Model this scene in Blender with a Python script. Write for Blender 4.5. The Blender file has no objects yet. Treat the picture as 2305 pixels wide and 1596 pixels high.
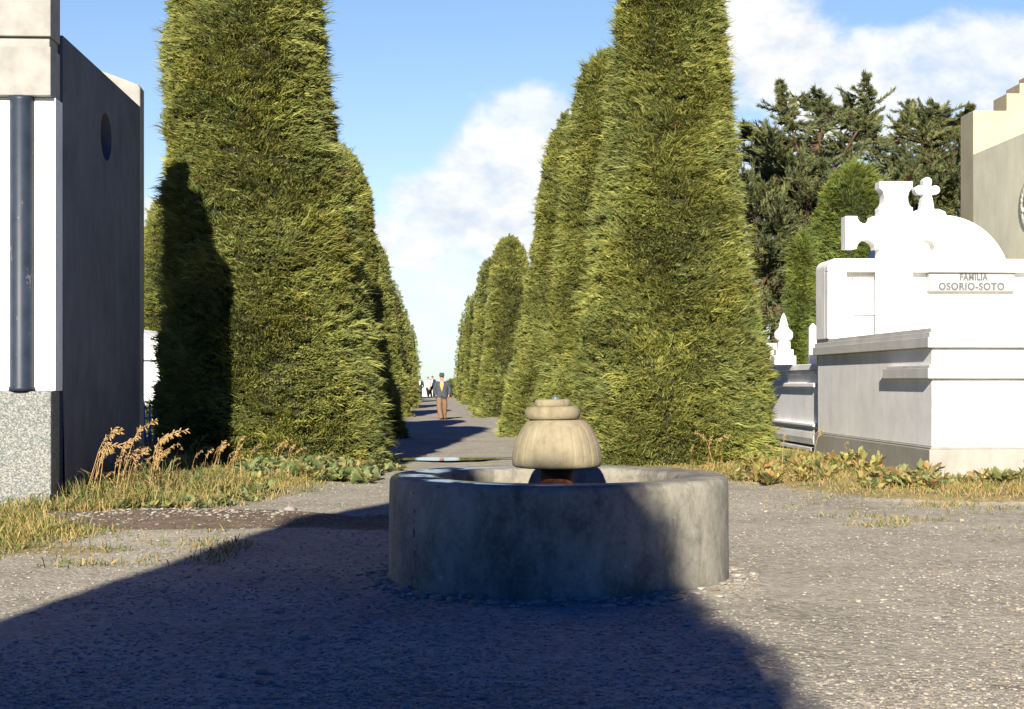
import bpy, math, random
import numpy as np
from mathutils import Vector, Matrix, noise

C = bpy.context.scene.collection
PI = math.pi
F = 3200.0; CX = 1152.0; HY = 860.0; EYE = 1.4      # photo measured at 2304 px wide
SLOPE = 0.1330                                       # sun drift in x per metre of y
SUN_EL = math.radians(23.5)

def px(x, Y): return (x - CX) / F * Y
def pz(y, Y): return EYE - (y - HY) / F * Y
def nz(x, y, z=0.0): return noise.noise(Vector((x, y, z)))

# ------------------------------------------------------------------ helpers
class MB:
    """collects simple shapes into one mesh"""
    def __init__(s): s.v = []; s.f = []; s.sm = []
    def add(s, vs, fs, smooth=False):
        b = len(s.v); s.v += [tuple(v) for v in vs]
        for f in fs: s.f.append(tuple(i + b for i in f)); s.sm.append(smooth)
    def box(s, x0, x1, y0, y1, z0, z1):
        s.add([(x0,y0,z0),(x1,y0,z0),(x1,y1,z0),(x0,y1,z0),(x0,y0,z1),(x1,y0,z1),(x1,y1,z1),(x0,y1,z1)],
              [(0,3,2,1),(4,5,6,7),(0,1,5,4),(1,2,6,5),(2,3,7,6),(3,0,4,7)])
    def prism(s, poly, y0, y1):
        """poly in (x,z), counter-clockwise seen from -y"""
        n = len(poly)
        vs = [(x,y0,z) for x,z in poly] + [(x,y1,z) for x,z in poly]
        fs = [tuple(range(n)), tuple(range(2*n-1, n-1, -1))]
        fs += [(i, i+n, (i+1)%n+n, (i+1)%n) for i in range(n)]
        s.add(vs, fs)
    def lathe(s, prof, cx=0, cy=0, n=48, smooth=True, ripple=None, close=False):
        vs = []; fs = []
        for k,(r,z) in enumerate(prof):
            for i in range(n):
                a = 2*PI*i/n
                rr = r if ripple is None else r*ripple(a, z, r)
                vs.append((cx+rr*math.cos(a), cy+rr*math.sin(a), z))
        m = len(prof)
        for k in range(m-1 if not close else m):
            k2 = (k+1) % m
            for i in range(n):
                j = (i+1)%n
                fs.append((k*n+i, k*n+j, k2*n+j, k2*n+i))
        if not close:
            fs.append(tuple(range(n-1,-1,-1))); fs.append(tuple((m-1)*n+i for i in range(n)))
        s.add(vs, fs, smooth)
    def tube(s, pts, rad, n=8, smooth=True, flat=1.0):
        """tube along points; rad scalar or list"""
        P = [Vector(p) for p in pts]; m = len(P)
        R = rad if isinstance(rad, (list, tuple)) else [rad]*m
        vs = []; up = None
        for k in range(m):
            t = (P[min(k+1,m-1)] - P[max(k-1,0)])
            t = t.normalized() if t.length > 1e-9 else Vector((0,0,1))
            if up is None:
                up = Vector((1,0,0)) if abs(t.x) < .8 else Vector((0,1,0))
            a = (up - t*up.dot(t)).normalized(); up = a
            b = t.cross(a)
            r = R[k]; rx, ry = (r if isinstance(r,(list,tuple)) else (r, r*flat))
            for i in range(n):
                th = 2*PI*i/n
                vs.append(P[k] + a*(rx*math.cos(th)) + b*(ry*math.sin(th)))
        fs = []
        for k in range(m-1):
            for i in range(n):
                j = (i+1)%n
                fs.append((k*n+i, k*n+j, (k+1)*n+j, (k+1)*n+i))
        fs.append(tuple(range(n-1,-1,-1))); fs.append(tuple((m-1)*n+i for i in range(n)))
        s.add(vs, fs, smooth)
    def rings(s, rings, cap=True, smooth=True):
        n = len(rings[0]); vs = [v for r in rings for v in r]; fs = []
        for k in range(len(rings)-1):
            for i in range(n):
                j = (i+1)%n
                fs.append((k*n+i, k*n+j, (k+1)*n+j, (k+1)*n+i))
        if cap:
            fs.append(tuple(range(n-1,-1,-1))); b=(len(rings)-1)*n
            fs.append(tuple(b+i for i in range(n)))
        s.add(vs, fs, smooth)
    def mesh(s, name, fn=None):
        me = bpy.data.meshes.new(name)
        v = s.v if fn is None else [fn(p) for p in s.v]
        me.from_pydata(v, [], s.f)
        me.polygons.foreach_set('use_smooth', s.sm)
        me.update()
        return me

def tag(o, label=None, cat=None, group=None, kind=None):
    if label: o['label'] = label
    if cat: o['category'] = cat
    if group: o['group'] = group
    if kind: o['kind'] = kind
    return o
def thing(name, label, cat, loc=(0,0,0), group=None, rz=0.0):
    o = bpy.data.objects.new(name, None); C.objects.link(o)
    o.empty_display_size = .2
    o.location = loc; o.rotation_euler = (0,0,rz)
    return tag(o, label, cat, group)
def link(name, me, mat, parent=None, bevel=0.0, seg=2):
    o = bpy.data.objects.new(name, me); C.objects.link(o)
    if mat is not None: me.materials.append(mat)
    if parent is not None: o.parent = parent
    if bevel:
        b = o.modifiers.new('Bevel', 'BEVEL'); b.width = bevel; b.segments = seg; b.limit_method = 'ANGLE'
        b.angle_limit = math.radians(40)
    return o
def part(name, mb, mat, parent, bevel=0.0):
    """mesh given in parent's local frame"""
    return link(name, mb.mesh(name), mat, parent, bevel)
def tri_mesh(name, V, T, col=None, smooth=False):
    me = bpy.data.meshes.new(name)
    V = np.asarray(V, np.float32); T = np.asarray(T, np.int32)
    me.vertices.add(len(V)); me.vertices.foreach_set('co', V.ravel())
    k = T.shape[1]
    me.loops.add(T.size); me.loops.foreach_set('vertex_index', T.ravel())
    me.polygons.add(len(T)); me.polygons.foreach_set('loop_start', np.arange(0, T.size, k, dtype=np.int32))
    me.polygons.foreach_set('use_smooth', np.full(len(T), smooth, bool))
    if col is not None:
        a = me.attributes.new('col', 'FLOAT_COLOR', 'POINT')
        c = np.ones((len(V), 4), np.float32); c[:, :3] = col
        a.data.foreach_set('color', c.ravel())
    me.update(calc_edges=True); me.validate()
    return me
def unit(A): return A / np.maximum(np.linalg.norm(A, axis=-1, keepdims=True), 1e-9)
def ribbons(P, D, L, W, sag, rng, curl=None):
    """thin tapered bent blades: base P, direction D, length L, width W"""
    N = len(P); L = L[:, None]; W = W[:, None]
    S = unit(np.cross(D, unit(rng.normal(size=(N, 3)))))
    mid = P + D*L*.55 + np.array([0, 0, 1.0])*(sag[:, None]*L*.12)
    tip = P + D*L + np.array([0, 0, -1.0])*(sag[:, None]*L*.25)
    V = np.stack([P - S*W*.5, P + S*W*.5, mid - S*W*.45, mid + S*W*.45, tip], 1).reshape(-1, 3)
    b = np.arange(N)[:, None]*5
    T = np.concatenate([b+np.array([0,1,3]), b+np.array([0,3,2]), b+np.array([2,3,4])], 0)
    return V, T

# ------------------------------------------------------------------ materials
class NT:
    def __init__(s, tree): s.t = tree; s.n = tree.nodes; s.l = tree.links
    def new(s, typ, **kw):
        n = s.n.new(typ)
        for k, v in kw.items(): setattr(n, k, v)
        return n
    def put(s, sock, v):
        if hasattr(v, 'is_output') or isinstance(v, bpy.types.NodeSocket): s.l.new(v, sock)
        else: sock.default_value = v
    def math(s, op, a, b=0.0, c=None, clamp=False):
        n = s.new('ShaderNodeMath', operation=op); n.use_clamp = clamp
        s.put(n.inputs[0], a); s.put(n.inputs[1], b)
        if c is not None: s.put(n.inputs[2], c)
        return n.outputs[0]
    def mix(s, f, a, b, blend='MIX'):
        n = s.new('ShaderNodeMix', data_type='RGBA', blend_type=blend)
        s.put(n.inputs[0], f); s.put(n.inputs[6], a); s.put(n.inputs[7], b)
        return n.outputs[2]
    def ramp(s, f, stops):
        n = s.new('ShaderNodeValToRGB'); e = n.color_ramp.elements
        while len(e) < len(stops): e.new(.5)
        for k, (p, c) in enumerate(stops):
            e[k].position = p; e[k].color = (c if len(c) == 4 else (*c, 1))
        s.put(n.inputs[0], f); return n.outputs[0]
    def sstep(s, v, lo, hi):
        n = s.new('ShaderNodeMapRange', interpolation_type='SMOOTHSTEP'); n.clamp = True
        s.put(n.inputs[0], v); n.inputs[1].default_value = lo; n.inputs[2].default_value = hi
        n.inputs[3].default_value = 0; n.inputs[4].default_value = 1
        return n.outputs[0]
    def noise(s, scale, detail=4, vec=None, rough=.55, dist=0.0):
        n = s.new('ShaderNodeTexNoise'); n.inputs['Scale'].default_value = scale
        n.inputs['Detail'].default_value = detail; n.inputs['Roughness'].default_value = rough
        n.inputs['Distortion'].default_value = dist
        if vec is not None: s.l.new(vec, n.inputs['Vector'])
        return n.outputs[0]
    def voro(s, scale, vec=None, feature='F1', out='Distance'):
        n = s.new('ShaderNodeTexVoronoi', feature=feature); n.inputs['Scale'].default_value = scale
        if vec is not None: s.l.new(vec, n.inputs['Vector'])
        return n.outputs[out]
    def mapping(s, vec, scale=(1,1,1), loc=(0,0,0)):
        n = s.new('ShaderNodeMapping'); s.l.new(vec, n.inputs['Vector'])
        n.inputs['Scale'].default_value = scale; n.inputs['Location'].default_value = loc
        return n.outputs[0]
    def bump(s, h, strength=.3, dist=.02, normal=None):
        n = s.new('ShaderNodeBump'); n.inputs['Strength'].default_value = strength
        n.inputs['Distance'].default_value = dist; s.l.new(h, n.inputs['Height'])
        if normal is not None: s.l.new(normal, n.inputs['Normal'])
        return n.outputs[0]

def new_mat(name):
    m = bpy.data.materials.new(name); m.use_nodes = True
    nt = NT(m.node_tree); b = nt.n['Principled BSDF']
    b.inputs['Specular IOR Level'].default_value = .25
    return m, nt, b
def flat_mat(name, col, rough=.8, var=.12, scale=6, bump=.1, bscale=60, spec=.25, metal=0):
    m, nt, b = new_mat(name)
    geo = nt.new('ShaderNodeNewGeometry'); pos = geo.outputs['Position']
    n1 = nt.noise(scale, 5, pos)
    lo = tuple(c*(1-var*1.6) for c in col)+(1,); hi = tuple(min(1, c*(1+var*1.2)) for c in col)+(1,)
    nt.l.new(nt.ramp(n1, [(.3, lo), (.7, hi)]), b.inputs['Base Color'])
    b.inputs['Roughness'].default_value = rough; b.inputs['Metallic'].default_value = metal
    b.inputs['Specular IOR Level'].default_value = spec
    if bump: nt.l.new(nt.bump(nt.noise(bscale, 3, pos), bump, .01), b.inputs['Normal'])
    return m

def leaf_mat(name, trans=.3, rough=.6):
    m, nt, b = new_mat(name)
    at = nt.new('ShaderNodeAttribute', attribute_name='col')
    geo = nt.new('ShaderNodeNewGeometry')
    big = nt.noise(.9, 3, geo.outputs['Position'])
    c = nt.mix(nt.sstep(big, .35, .65), at.outputs['Color'], nt.mix(1.0, at.outputs['Color'], (1.18, 1.08, .9, 1), 'MULTIPLY'))
    nt.l.new(c, b.inputs['Base Color']); b.inputs['Roughness'].default_value = rough
    b.inputs['Specular IOR Level'].default_value = .2
    t = nt.new('ShaderNodeBsdfTranslucent'); nt.l.new(c, t.inputs['Color'])
    mx = nt.new('ShaderNodeMixShader'); mx.inputs[0].default_value = trans
    nt.l.new(b.outputs[0], mx.inputs[1]); nt.l.new(t.outputs[0], mx.inputs[2])
    nt.l.new(mx.outputs[0], nt.n['Material Output'].inputs['Surface'])
    return m

M = {}
M['leaf'] = leaf_mat('cypress_foliage', .25)
M['grass'] = leaf_mat('grass_blades', .3)
M['dock'] = leaf_mat('broad_leaves', .3, .45)
M['white_dirty'] = flat_mat('weathered_white_plaster', (.56, .555, .52), .75, .1, 2.2, .15, 80)
M['cream'] = flat_mat('cream_limewash', (.46, .40, .26), .85, .07, 2, .15, 70)
M['stone_cream'] = flat_mat('pale_cream_render', (.32, .31, .28), .8, .12, 5, .25, 120)
M['iron'] = flat_mat('skylight_blue_iron', (.09, .18, .58), .45, .25, 9, .1, 60, .4)  # blue of skylight in the shade put into the iron's colour
M['rust'] = flat_mat('rusty_iron_pipe', (.16, .055, .022), .85, .35, 14, .3, 90)
M['steel'] = flat_mat('galvanised_pipe', (.35, .45, .5), .3, .1, 20, 0, 60, .5, .8)
M['bark'] = flat_mat('red_brown_bark', (.105, .055, .038), .9, .35, 7, .6, 25)
M['plaque'] = flat_mat('marble_plaque', (.40, .40, .40), .4, .05, 6, 0)
M['letter'] = flat_mat('grey_lettering', (.11, .125, .125), .6, .15, 8, 0)
M['letter_faint'] = flat_mat('worn_rust_lettering', (.30, .235, .19), .7, .15, 8, 0)
M['relief'] = flat_mat('weathered_plaster_relief', (.80, .75, .56), .9, .25, 7, .6, 22)

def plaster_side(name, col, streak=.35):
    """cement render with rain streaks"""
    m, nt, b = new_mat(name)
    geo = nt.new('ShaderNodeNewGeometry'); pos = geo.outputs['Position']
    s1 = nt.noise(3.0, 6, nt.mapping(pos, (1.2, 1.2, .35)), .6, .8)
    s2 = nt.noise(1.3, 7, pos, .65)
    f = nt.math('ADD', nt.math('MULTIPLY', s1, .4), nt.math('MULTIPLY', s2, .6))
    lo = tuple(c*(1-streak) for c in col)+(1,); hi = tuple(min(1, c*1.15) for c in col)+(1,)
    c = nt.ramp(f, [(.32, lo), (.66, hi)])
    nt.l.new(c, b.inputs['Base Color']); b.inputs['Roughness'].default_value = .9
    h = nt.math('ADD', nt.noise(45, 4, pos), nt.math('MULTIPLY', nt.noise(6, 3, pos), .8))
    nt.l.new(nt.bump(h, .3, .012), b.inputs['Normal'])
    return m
M['white'] = plaster_side('white_painted_plaster', (.85, .845, .82), .13)
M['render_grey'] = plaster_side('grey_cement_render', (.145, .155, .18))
M['plinth_grey'] = plaster_side('grey_cement_plinth', (.36, .34, .295), .25)
M['grazed_cream'] = plaster_side('cream_wall_render', (.86, .81, .58), .10)  # lighter than the parapet's cream, making up for weak grazing sun in the colour

def column_mat():
    m, nt, b = new_mat('blue_grey_painted_column')
    geo = nt.new('ShaderNodeNewGeometry'); pos = geo.outputs['Position']
    n = nt.noise(9, 8, nt.mapping(pos, (1, 1, .45)), .7)
    chips = nt.sstep(n, .62, .66)
    c = nt.mix(chips, nt.ramp(nt.noise(4, 4, pos), [(.3, (.018, .026, .042)), (.7, (.032, .044, .066))]), (.16, .15, .14, 1))
    nt.l.new(c, b.inputs['Base Color']); b.inputs['Roughness'].default_value = .45
    nt.l.new(nt.bump(n, .15, .01), b.inputs['Normal'])
    return m
M['column'] = column_mat()
def terrazzo_mat():
    m, nt, b = new_mat('speckled_terrazzo')
    geo = nt.new('ShaderNodeNewGeometry'); pos = geo.outputs['Position']
    v = nt.voro(85, pos, out='Color'); sep = nt.new('ShaderNodeSeparateColor'); nt.l.new(v, sep.inputs[0])
    n = nt.noise(26, 3, pos)
    f = nt.math('ADD', nt.math('MULTIPLY', sep.outputs[0], .55), nt.math('MULTIPLY', n, .45))
    c = nt.ramp(f, [(.3, (.095, .115, .108)), (.5, (.175, .182, .168)), (.72, (.32, .312, .285))])
    nt.l.new(c, b.inputs['Base Color']); b.inputs['Roughness'].default_value = .6
    nt.l.new(nt.bump(f, .25, .008), b.inputs['Normal'])
    return m
M['terrazzo'] = terrazzo_mat()

def concrete_mat():
    m, nt, b = new_mat('stained_old_concrete')
    tc = nt.new('ShaderNodeTexCoord'); pos = tc.outputs['Object']
    n1 = nt.noise(1.6, 8, pos, .65); n2 = nt.noise(5, 7, nt.mapping(pos, (1.5, 1.5, .7)), .7, .6)
    n3 = nt.noise(28, 4, pos, .7)
    f = nt.math('ADD', nt.math('MULTIPLY', n1, .45), nt.math('ADD', nt.math('MULTIPLY', n2, .4), nt.math('MULTIPLY', n3, .15)))
    c = nt.ramp(f, [(.37, (.075, .068, .056)), (.47, (.18, .166, .132)), (.50, (.22, .205, .16)), (.60, (.325, .305, .24))])
    # lime blooms and chips
    w = nt.sstep(nt.noise(17, 7, nt.mapping(pos, (1, 1, .6)), .75), .62, .72)
    c = nt.mix(nt.math('MULTIPLY', w, .55), c, (.55, .54, .50, 1))
    # dark vertical crack near the left of the ring
    sp = nt.new('ShaderNodeSeparateXYZ'); nt.l.new(pos, sp.inputs[0])
    th = nt.math('ARCTAN2', sp.outputs[1], sp.outputs[0])
    wob = nt.math('MULTIPLY', nt.math('SUBTRACT', nt.noise(5, 5, nt.mapping(pos, (0, 0, 1)), .7), .5), .16)
    d = nt.math('ABSOLUTE', nt.math('SUBTRACT', nt.math('ADD', th, wob), -2.52))
    brk = nt.sstep(nt.noise(9, 3, nt.mapping(pos, (0, 0, 1))), .50, .56)
    cr = nt.math('MULTIPLY', nt.math('SUBTRACT', 1.0, nt.sstep(d, .004, .014)), brk)
    c = nt.mix(nt.math('MULTIPLY', cr, .85), c, (.03, .028, .025, 1))
    nt.l.new(c, b.inputs['Base Color'])
    # wet rim: smoother where the water has run over
    top = nt.sstep(sp.outputs[2], .72, .735)
    wet = nt.math('MULTIPLY', top, nt.math('MULTIPLY', nt.sstep(sp.outputs[0], .35, -.35), nt.sstep(nt.noise(2.6, 3, pos), .38, .5)))
    r = nt.math('SUBTRACT', .88, nt.math('MULTIPLY', wet, .72))
    nt.l.new(r, b.inputs['Roughness']); b.inputs['Specular IOR Level'].default_value = .4
    h = nt.math('ADD', nt.math('MULTIPLY', n3, .6), nt.math('ADD', n2, nt.math('MULTIPLY', nt.noise(90, 3, pos), .3)))
    h = nt.math('SUBTRACT', h, nt.math('MULTIPLY', cr, 1.5))
    bm = nt.new('ShaderNodeBump'); bm.inputs['Distance'].default_value = .012
    nt.l.new(h, bm.inputs['Height']); nt.l.new(nt.math('SUBTRACT', .45, nt.math('MULTIPLY', wet, .4)), bm.inputs['Strength'])
    nt.l.new(bm.outputs[0], b.inputs['Normal'])
    return m
M['concrete'] = concrete_mat()
def bowl_mat():
    m, nt, b = new_mat('warm_cast_stone')
    tc = nt.new('ShaderNodeTexCoord'); pos = tc.outputs['Object']
    n1 = nt.noise(7, 7, pos, .65); n2 = nt.noise(3, 5, nt.mapping(pos, (5, 5, .6)))
    f = nt.math('ADD', nt.math('MULTIPLY', n1, .6), nt.math('MULTIPLY', n2, .4))
    c = nt.ramp(f, [(.33, (.17, .14, .085)), (.5, (.265, .225, .14)), (.68, (.33, .285, .185))])
    sp = nt.new('ShaderNodeSeparateXYZ'); nt.l.new(pos, sp.inputs[0])
    nt.l.new(c, b.inputs['Base Color']); b.inputs['Roughness'].default_value = .85
    nt.l.new(nt.bump(nt.math('ADD', nt.noise(60, 4, pos, .7), n1), .35, .01), b.inputs['Normal'])
    return m
M['bowl'] = bowl_mat()

def ground_mat():
    m, nt, b = new_mat('trodden_gravel')
    geo = nt.new('ShaderNodeNewGeometry'); pos = geo.outputs['Position']
    at = nt.new('ShaderNodeAttribute', attribute_name='soil')     # r grass litter, g dark soil, b far turf
    sc = nt.new('ShaderNodeSeparateColor'); nt.l.new(at.outputs['Color'], sc.inputs[0])
    v1 = nt.voro(30, pos, out='Color'); s1 = nt.new('ShaderNodeSeparateColor'); nt.l.new(v1, s1.inputs[0])
    d1 = nt.voro(30, pos); d2 = nt.voro(75, pos)
    n1 = nt.noise(.9, 6, pos); n2 = nt.noise(7, 6, pos, .7)
    f = nt.math('ADD', nt.math('MULTIPLY', s1.outputs[0], .26), nt.math('ADD', nt.math('MULTIPLY', n1, .42), nt.math('MULTIPLY', n2, .32)))
    c = nt.ramp(f, [(.27, (.155, .140, .105)), (.45, (.30, .272, .21)), (.60, (.385, .353, .277)), (.80, (.48, .45, .37))])
    soil = nt.ramp(n2, [(.3, (.085, .062, .042)), (.7, (.20, .155, .105))])
    lit = nt.ramp(n2, [(.3, (.15, .12, .055)), (.7, (.36, .29, .13))])
    turf = nt.ramp(n2, [(.3, (.10, .11, .04)), (.7, (.25, .24, .10))])
    e = nt.noise(3.2, 6, pos, .7)
    def soft(x): return nt.sstep(nt.math('ADD', x, nt.math('MULTIPLY', nt.math('SUBTRACT', e, .5), .9)), .35, .65)
    c = nt.mix(soft(sc.outputs[1]), c, soil)
    c = nt.mix(soft(sc.outputs[0]), c, lit)
    c = nt.mix(soft(sc.outputs[2]), c, turf)
    nt.l.new(c, b.inputs['Base Color']); b.inputs['Roughness'].default_value = .95
    h = nt.math('ADD', nt.math('MULTIPLY', d1, -.7), nt.math('ADD', nt.math('MULTIPLY', d2, -.3), nt.math('MULTIPLY', n2, .5)))
    nt.l.new(nt.bump(h, .5, .022), b.inputs['Normal'])
    return m
M['ground'] = ground_mat()
def attr_mat(name, rough=.9):
    m, nt, b = new_mat(name)
    at = nt.new('ShaderNodeAttribute', attribute_name='col'); geo = nt.new('ShaderNodeNewGeometry')
    n = nt.noise(40, 4, geo.outputs['Position'])
    c = nt.mix(nt.sstep(n, .3, .7), nt.mix(1.0, at.outputs['Color'], (.75, .75, .75, 1), 'MULTIPLY'), at.outputs['Color'])
    nt.l.new(c, b.inputs['Base Color']); b.inputs['Roughness'].default_value = rough
    nt.l.new(nt.bump(n, .3, .005), b.inputs['Normal'])
    return m
M['stone'] = attr_mat('loose_stones')
M['rock'] = flat_mat('pale_rock', (.25, .23, .19), .9, .25, 14, .5, 40)
def water_mat(name, col, rough, scale, st):
    m, nt, b = new_mat(name)
    b.inputs['Base Color'].default_value = (*col, 1); b.inputs['Roughness'].default_value = rough
    b.inputs['Specular IOR Level'].default_value = .5; b.inputs['IOR'].default_value = 1.33
    geo = nt.new('ShaderNodeNewGeometry')
    nt.l.new(nt.bump(nt.noise(scale, 3, geo.outputs['Position']), st, .01), b.inputs['Normal'])
    return m
M['water'] = water_mat('still_water', (.02, .03, .03), .03, 4, .05)
M['sea'] = water_mat('open_sea', (.05, .09, .12), .25, .05, .3)
def cloth(name, col, var=.15, scale=30): return flat_mat(name, col, .95, var, scale, .25, 200, .1)

# ------------------------------------------------------------------ ground
PDX = -0.0516                                        # path runs slightly left
def verge(x, y):
    """0 on gravel, 1 well inside the planted verges"""
    l = 0.0
    # left verge edge, right verge edge as x(y)
    xl = np.interp(y, [6, 10.5, 11.5, 13.5, 16.6, 20.4, 24, 40, 140], [-9.0, -5.2, -4.1, -3.55, -2.9, -2.0, -2.05, -2.9, -8.0])
    xr = np.interp(y, [6, 12, 16.0, 16.8, 19.5, 22, 24, 40, 140], [12.0, 9.5, 6.3, 3.9, 2.9, 1.9, 1.2, -.3, -5.0])
    return max(0.0, (xl - x)), max(0.0, (x - xr))
def gz(x, y):
    z = 0.018*nz(x*.7, y*.5) + 0.010*nz(x*2.3, y*2.1, 3) + .006*nz(x*6, y*6, 7)
    l, r = verge(x, y)
    z += (.07 if y > 17 else .025)*min(1, l/.8) + .07*min(1, r/.8)
    # low bank of dug soil at the left
    d = math.hypot((x+3.1)/1.5, (y-14.6)/1.0)
    if d < 1: z += .07*(1-d*d)
    d = math.hypot(x-.33, y-10.2)
    if d < 1.6: z += .035*max(0, 1-abs(d-1.2)/.35)
    if y > 60: z *= .5
    return z
def build_ground():
    xs = np.concatenate([[-1500,-600,-250,-120,-60,-35,-22], np.arange(-14,-6,.35), np.arange(-6,7,.10), np.arange(7,14.1,.35), [22,35,60,120,250,600,1500]])
    ys = np.concatenate([[-120,-40,-20,-10,0,3,4.5], np.arange(5.4,18,.10), np.arange(18,32,.2), np.arange(32,70,.8), np.arange(70,150,5), [165,190,230]])
    V = []; S = []
    for y in ys:
        for x in xs:
            V.append((x, y, gz(x, y) if (abs(x) < 15 and 3 < y < 140) else -.0))
            l, r = verge(x, y)
            gl = min(1, l/.7); gr = min(1, r/.7)
            d = math.hypot((x+3.3)/1.9, (y-14.5)/1.15); soil = max(0, min(1, (1.15-d)*2.2))
            d2 = math.hypot((x+1.2)/1.5, (y-14.2)/1.0); soil = max(soil, max(0, min(1, (1.1-d2)*1.8))*.8)
            d3 = math.hypot((x-2.35)/.5, (y-6.55)/.25); soil = max(soil, max(0, 1.0-d3)*.6)
            patch = max(0, 1-math.hypot((x-3.9)/1.0, (y-15.7)/.35))*.7
            patch = max(patch, max(0, 1-math.hypot((x-6.0)/1.4, (y-15.0)/.5))*.8)
            patch = max(patch, max(0, 1-math.hypot((x+3.9)/1.3, (y-11.9)/.7))*.9)
            far = 1.0 if y > 134 else 0.0
            g = max(gl, gr, patch)
            if l > 3.0 or r > 3.0: far = 1
            S.append((g*(1-soil), soil, far))
    nx, ny = len(xs), len(ys)
    q = np.array([(j*nx+i, j*nx+i+1, (j+1)*nx+i+1, (j+1)*nx+i) for j in range(ny-1) for i in range(nx-1)])
    me = tri_mesh('ground', V, q, None, True)
    a = me.attributes.new('soil', 'FLOAT_COLOR', 'POINT')
    c = np.ones((len(V), 4), np.float32); c[:, :3] = np.array(S); a.data.foreach_set('color', c.ravel())
    tag(link('ground', me, M['ground']), kind='structure')
build_ground()
# sea beyond the cemetery, out to the horizon
mb = MB(); mb.add([(-40000, 231, -.2), (40000, 231, -.2), (40000, 60000, -.2), (-40000, 60000, -.2)], [(0,1,2,3)])
tag(link('sea', mb.mesh('sea'), M['sea']), kind='structure')
# rain puddles across the path behind the fountain
def puddle(pts, z):
    mb = MB(); mb.add([(x, y, z) for x, y in pts], [tuple(range(len(pts)))])
    tag(link('puddle', mb.mesh('puddle'), M['water']), kind='structure')
def blob(cx, cy, rx, ry, seed, n=40):
    return [(cx + rx*(1+.35*nz(math.cos(a)*2, math.sin(a)*2, seed))*math.cos(a), cy + ry*(1+.35*nz(math.cos(a)*2+5, math.sin(a)*2, seed))*math.sin(a)) for a in [2*PI*i/n for i in range(n)]]
puddle(blob(-1.35, 25.3, .95, .55, 2.2), .032)
puddle(blob(-.35, 25.7, .55, .14, 5.7), .030)

# loose gravel: one countless mass of angular stones
def build_gravel():
    rng = np.random.default_rng(5)
    phi = (1+5**.5)/2
    ico = unit(np.array([(-1,phi,0),(1,phi,0),(-1,-phi,0),(1,-phi,0),(0,-1,phi),(0,1,phi),(0,-1,-phi),(0,1,-phi),(phi,0,-1),(phi,0,1),(-phi,0,-1),(-phi,0,1)]))
    fa = np.array([(0,11,5),(0,5,1),(0,1,7),(0,7,10),(0,10,11),(1,5,9),(5,11,4),(11,10,2),(10,7,6),(7,1,8),(3,9,4),(3,4,2),(3,2,6),(3,6,8),(3,8,9),(4,9,5),(2,4,11),(6,2,10),(8,6,7),(9,8,1)])
    N = 62000
    y = 5.7 + 14*rng.random(N)**1.9
    x = (rng.random(N)*2-1)*(.40*y+.3) + .0
    dens = np.array([nz(a*.8, b*.8, 11) for a, b in zip(x, y)])
    r = math.hypot
    keep = (rng.random(N) < .75 + dens) & (np.hypot(x-.33, y-10.2) > 1.24)
    x, y = x[keep], y[keep]; N = len(x)
    s = .0035 + .0085*rng.random(N)**3 + (rng.random(N) < .006)*rng.random(N)*.02
    # more, bigger stones in the dug soil patch and round the foot of the basin
    n2 = 420; a = rng.normal(size=(n2, 2))*np.array([.75, .42]) + np.array([-3.2, 14.6])
    x = np.concatenate([x, a[:, 0]]); y = np.concatenate([y, a[:, 1]]); s = np.concatenate([s, .006+.016*rng.random(n2)**2.5])
    n3 = 380; th = rng.random(n3)*2*PI; rr = 1.235+.22*rng.random(n3)**1.6
    x = np.concatenate([x, .33+rr*np.cos(th)]); y = np.concatenate([y, 10.2+rr*np.sin(th)]); s = np.concatenate([s, .008+.026*rng.random(n3)**2.2])
    N = len(x)
    z = np.array([gz(a, b) for a, b in zip(x, y)])
    sc = s[:, None]*np.stack([1+.5*rng.random(N), 1+.5*rng.random(N), .32+.25*rng.random(N)], 1)
    J = ico[None]*(1+.45*(rng.random((N, 12, 1))-.5))
    an = rng.random(N)*2*PI; ca, sa = np.cos(an), np.sin(an)
    Vx = J*sc[:, None, :]
    V = np.stack([Vx[..., 0]*ca[:, None]-Vx[..., 1]*sa[:, None]+x[:, None], Vx[..., 0]*sa[:, None]+Vx[..., 1]*ca[:, None]+y[:, None], Vx[..., 2]+(z+s*.25)[:, None]], -1)
    T = (fa[None]+np.arange(N)[:, None, None]*12).reshape(-1, 3)
    pal = np.array([(.36,.32,.25),(.42,.38,.30),(.30,.285,.26),(.46,.43,.36),(.27,.265,.26),(.38,.30,.21),(.34,.305,.245)])
    c = pal[rng.choice(7, N, p=[.27,.22,.12,.12,.07,.05,.15])]*(.8+.45*rng.random((N, 1)))
    me = tri_mesh('gravel', V.reshape(-1, 3), T, np.repeat(c, 12, 0))
    tag(link('gravel', me, M['stone']), kind='stuff')
build_gravel()

def stone_mesh(seed):
    rnd = random.Random(seed); mb = MB(); rings = []
    for k in range(6):
        ph = -PI/2 + PI*(k+.35)/5.7
        rings.append([(math.cos(ph)*math.cos(a)*(1+.28*nz(math.cos(a)*1.3, math.sin(a)*1.3, seed+ph)), .8*math.cos(ph)*math.sin(a)*(1+.28*nz(math.cos(a)*1.5, math.sin(a), seed+3+ph)), .55*math.sin(ph)+.25) for a in [2*PI*i/10 for i in range(10)]])
    mb.rings(rings); return mb.mesh('stone')
stones = [stone_mesh(k*7.3) for k in range(4)]
for s in stones: s.materials.append(M['rock'])
def put_stone(k, x, y, s, label, group):
    o = bpy.data.objects.new('stone', stones[k % 4]); C.objects.link(o)
    o.location = (x, y, gz(x, y)-.1*s); o.scale = (s, s, s*.9); o.rotation_euler = (0, 0, k*1.7)
    tag(o, label, 'stone', group)
rnd = random.Random(3)
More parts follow.
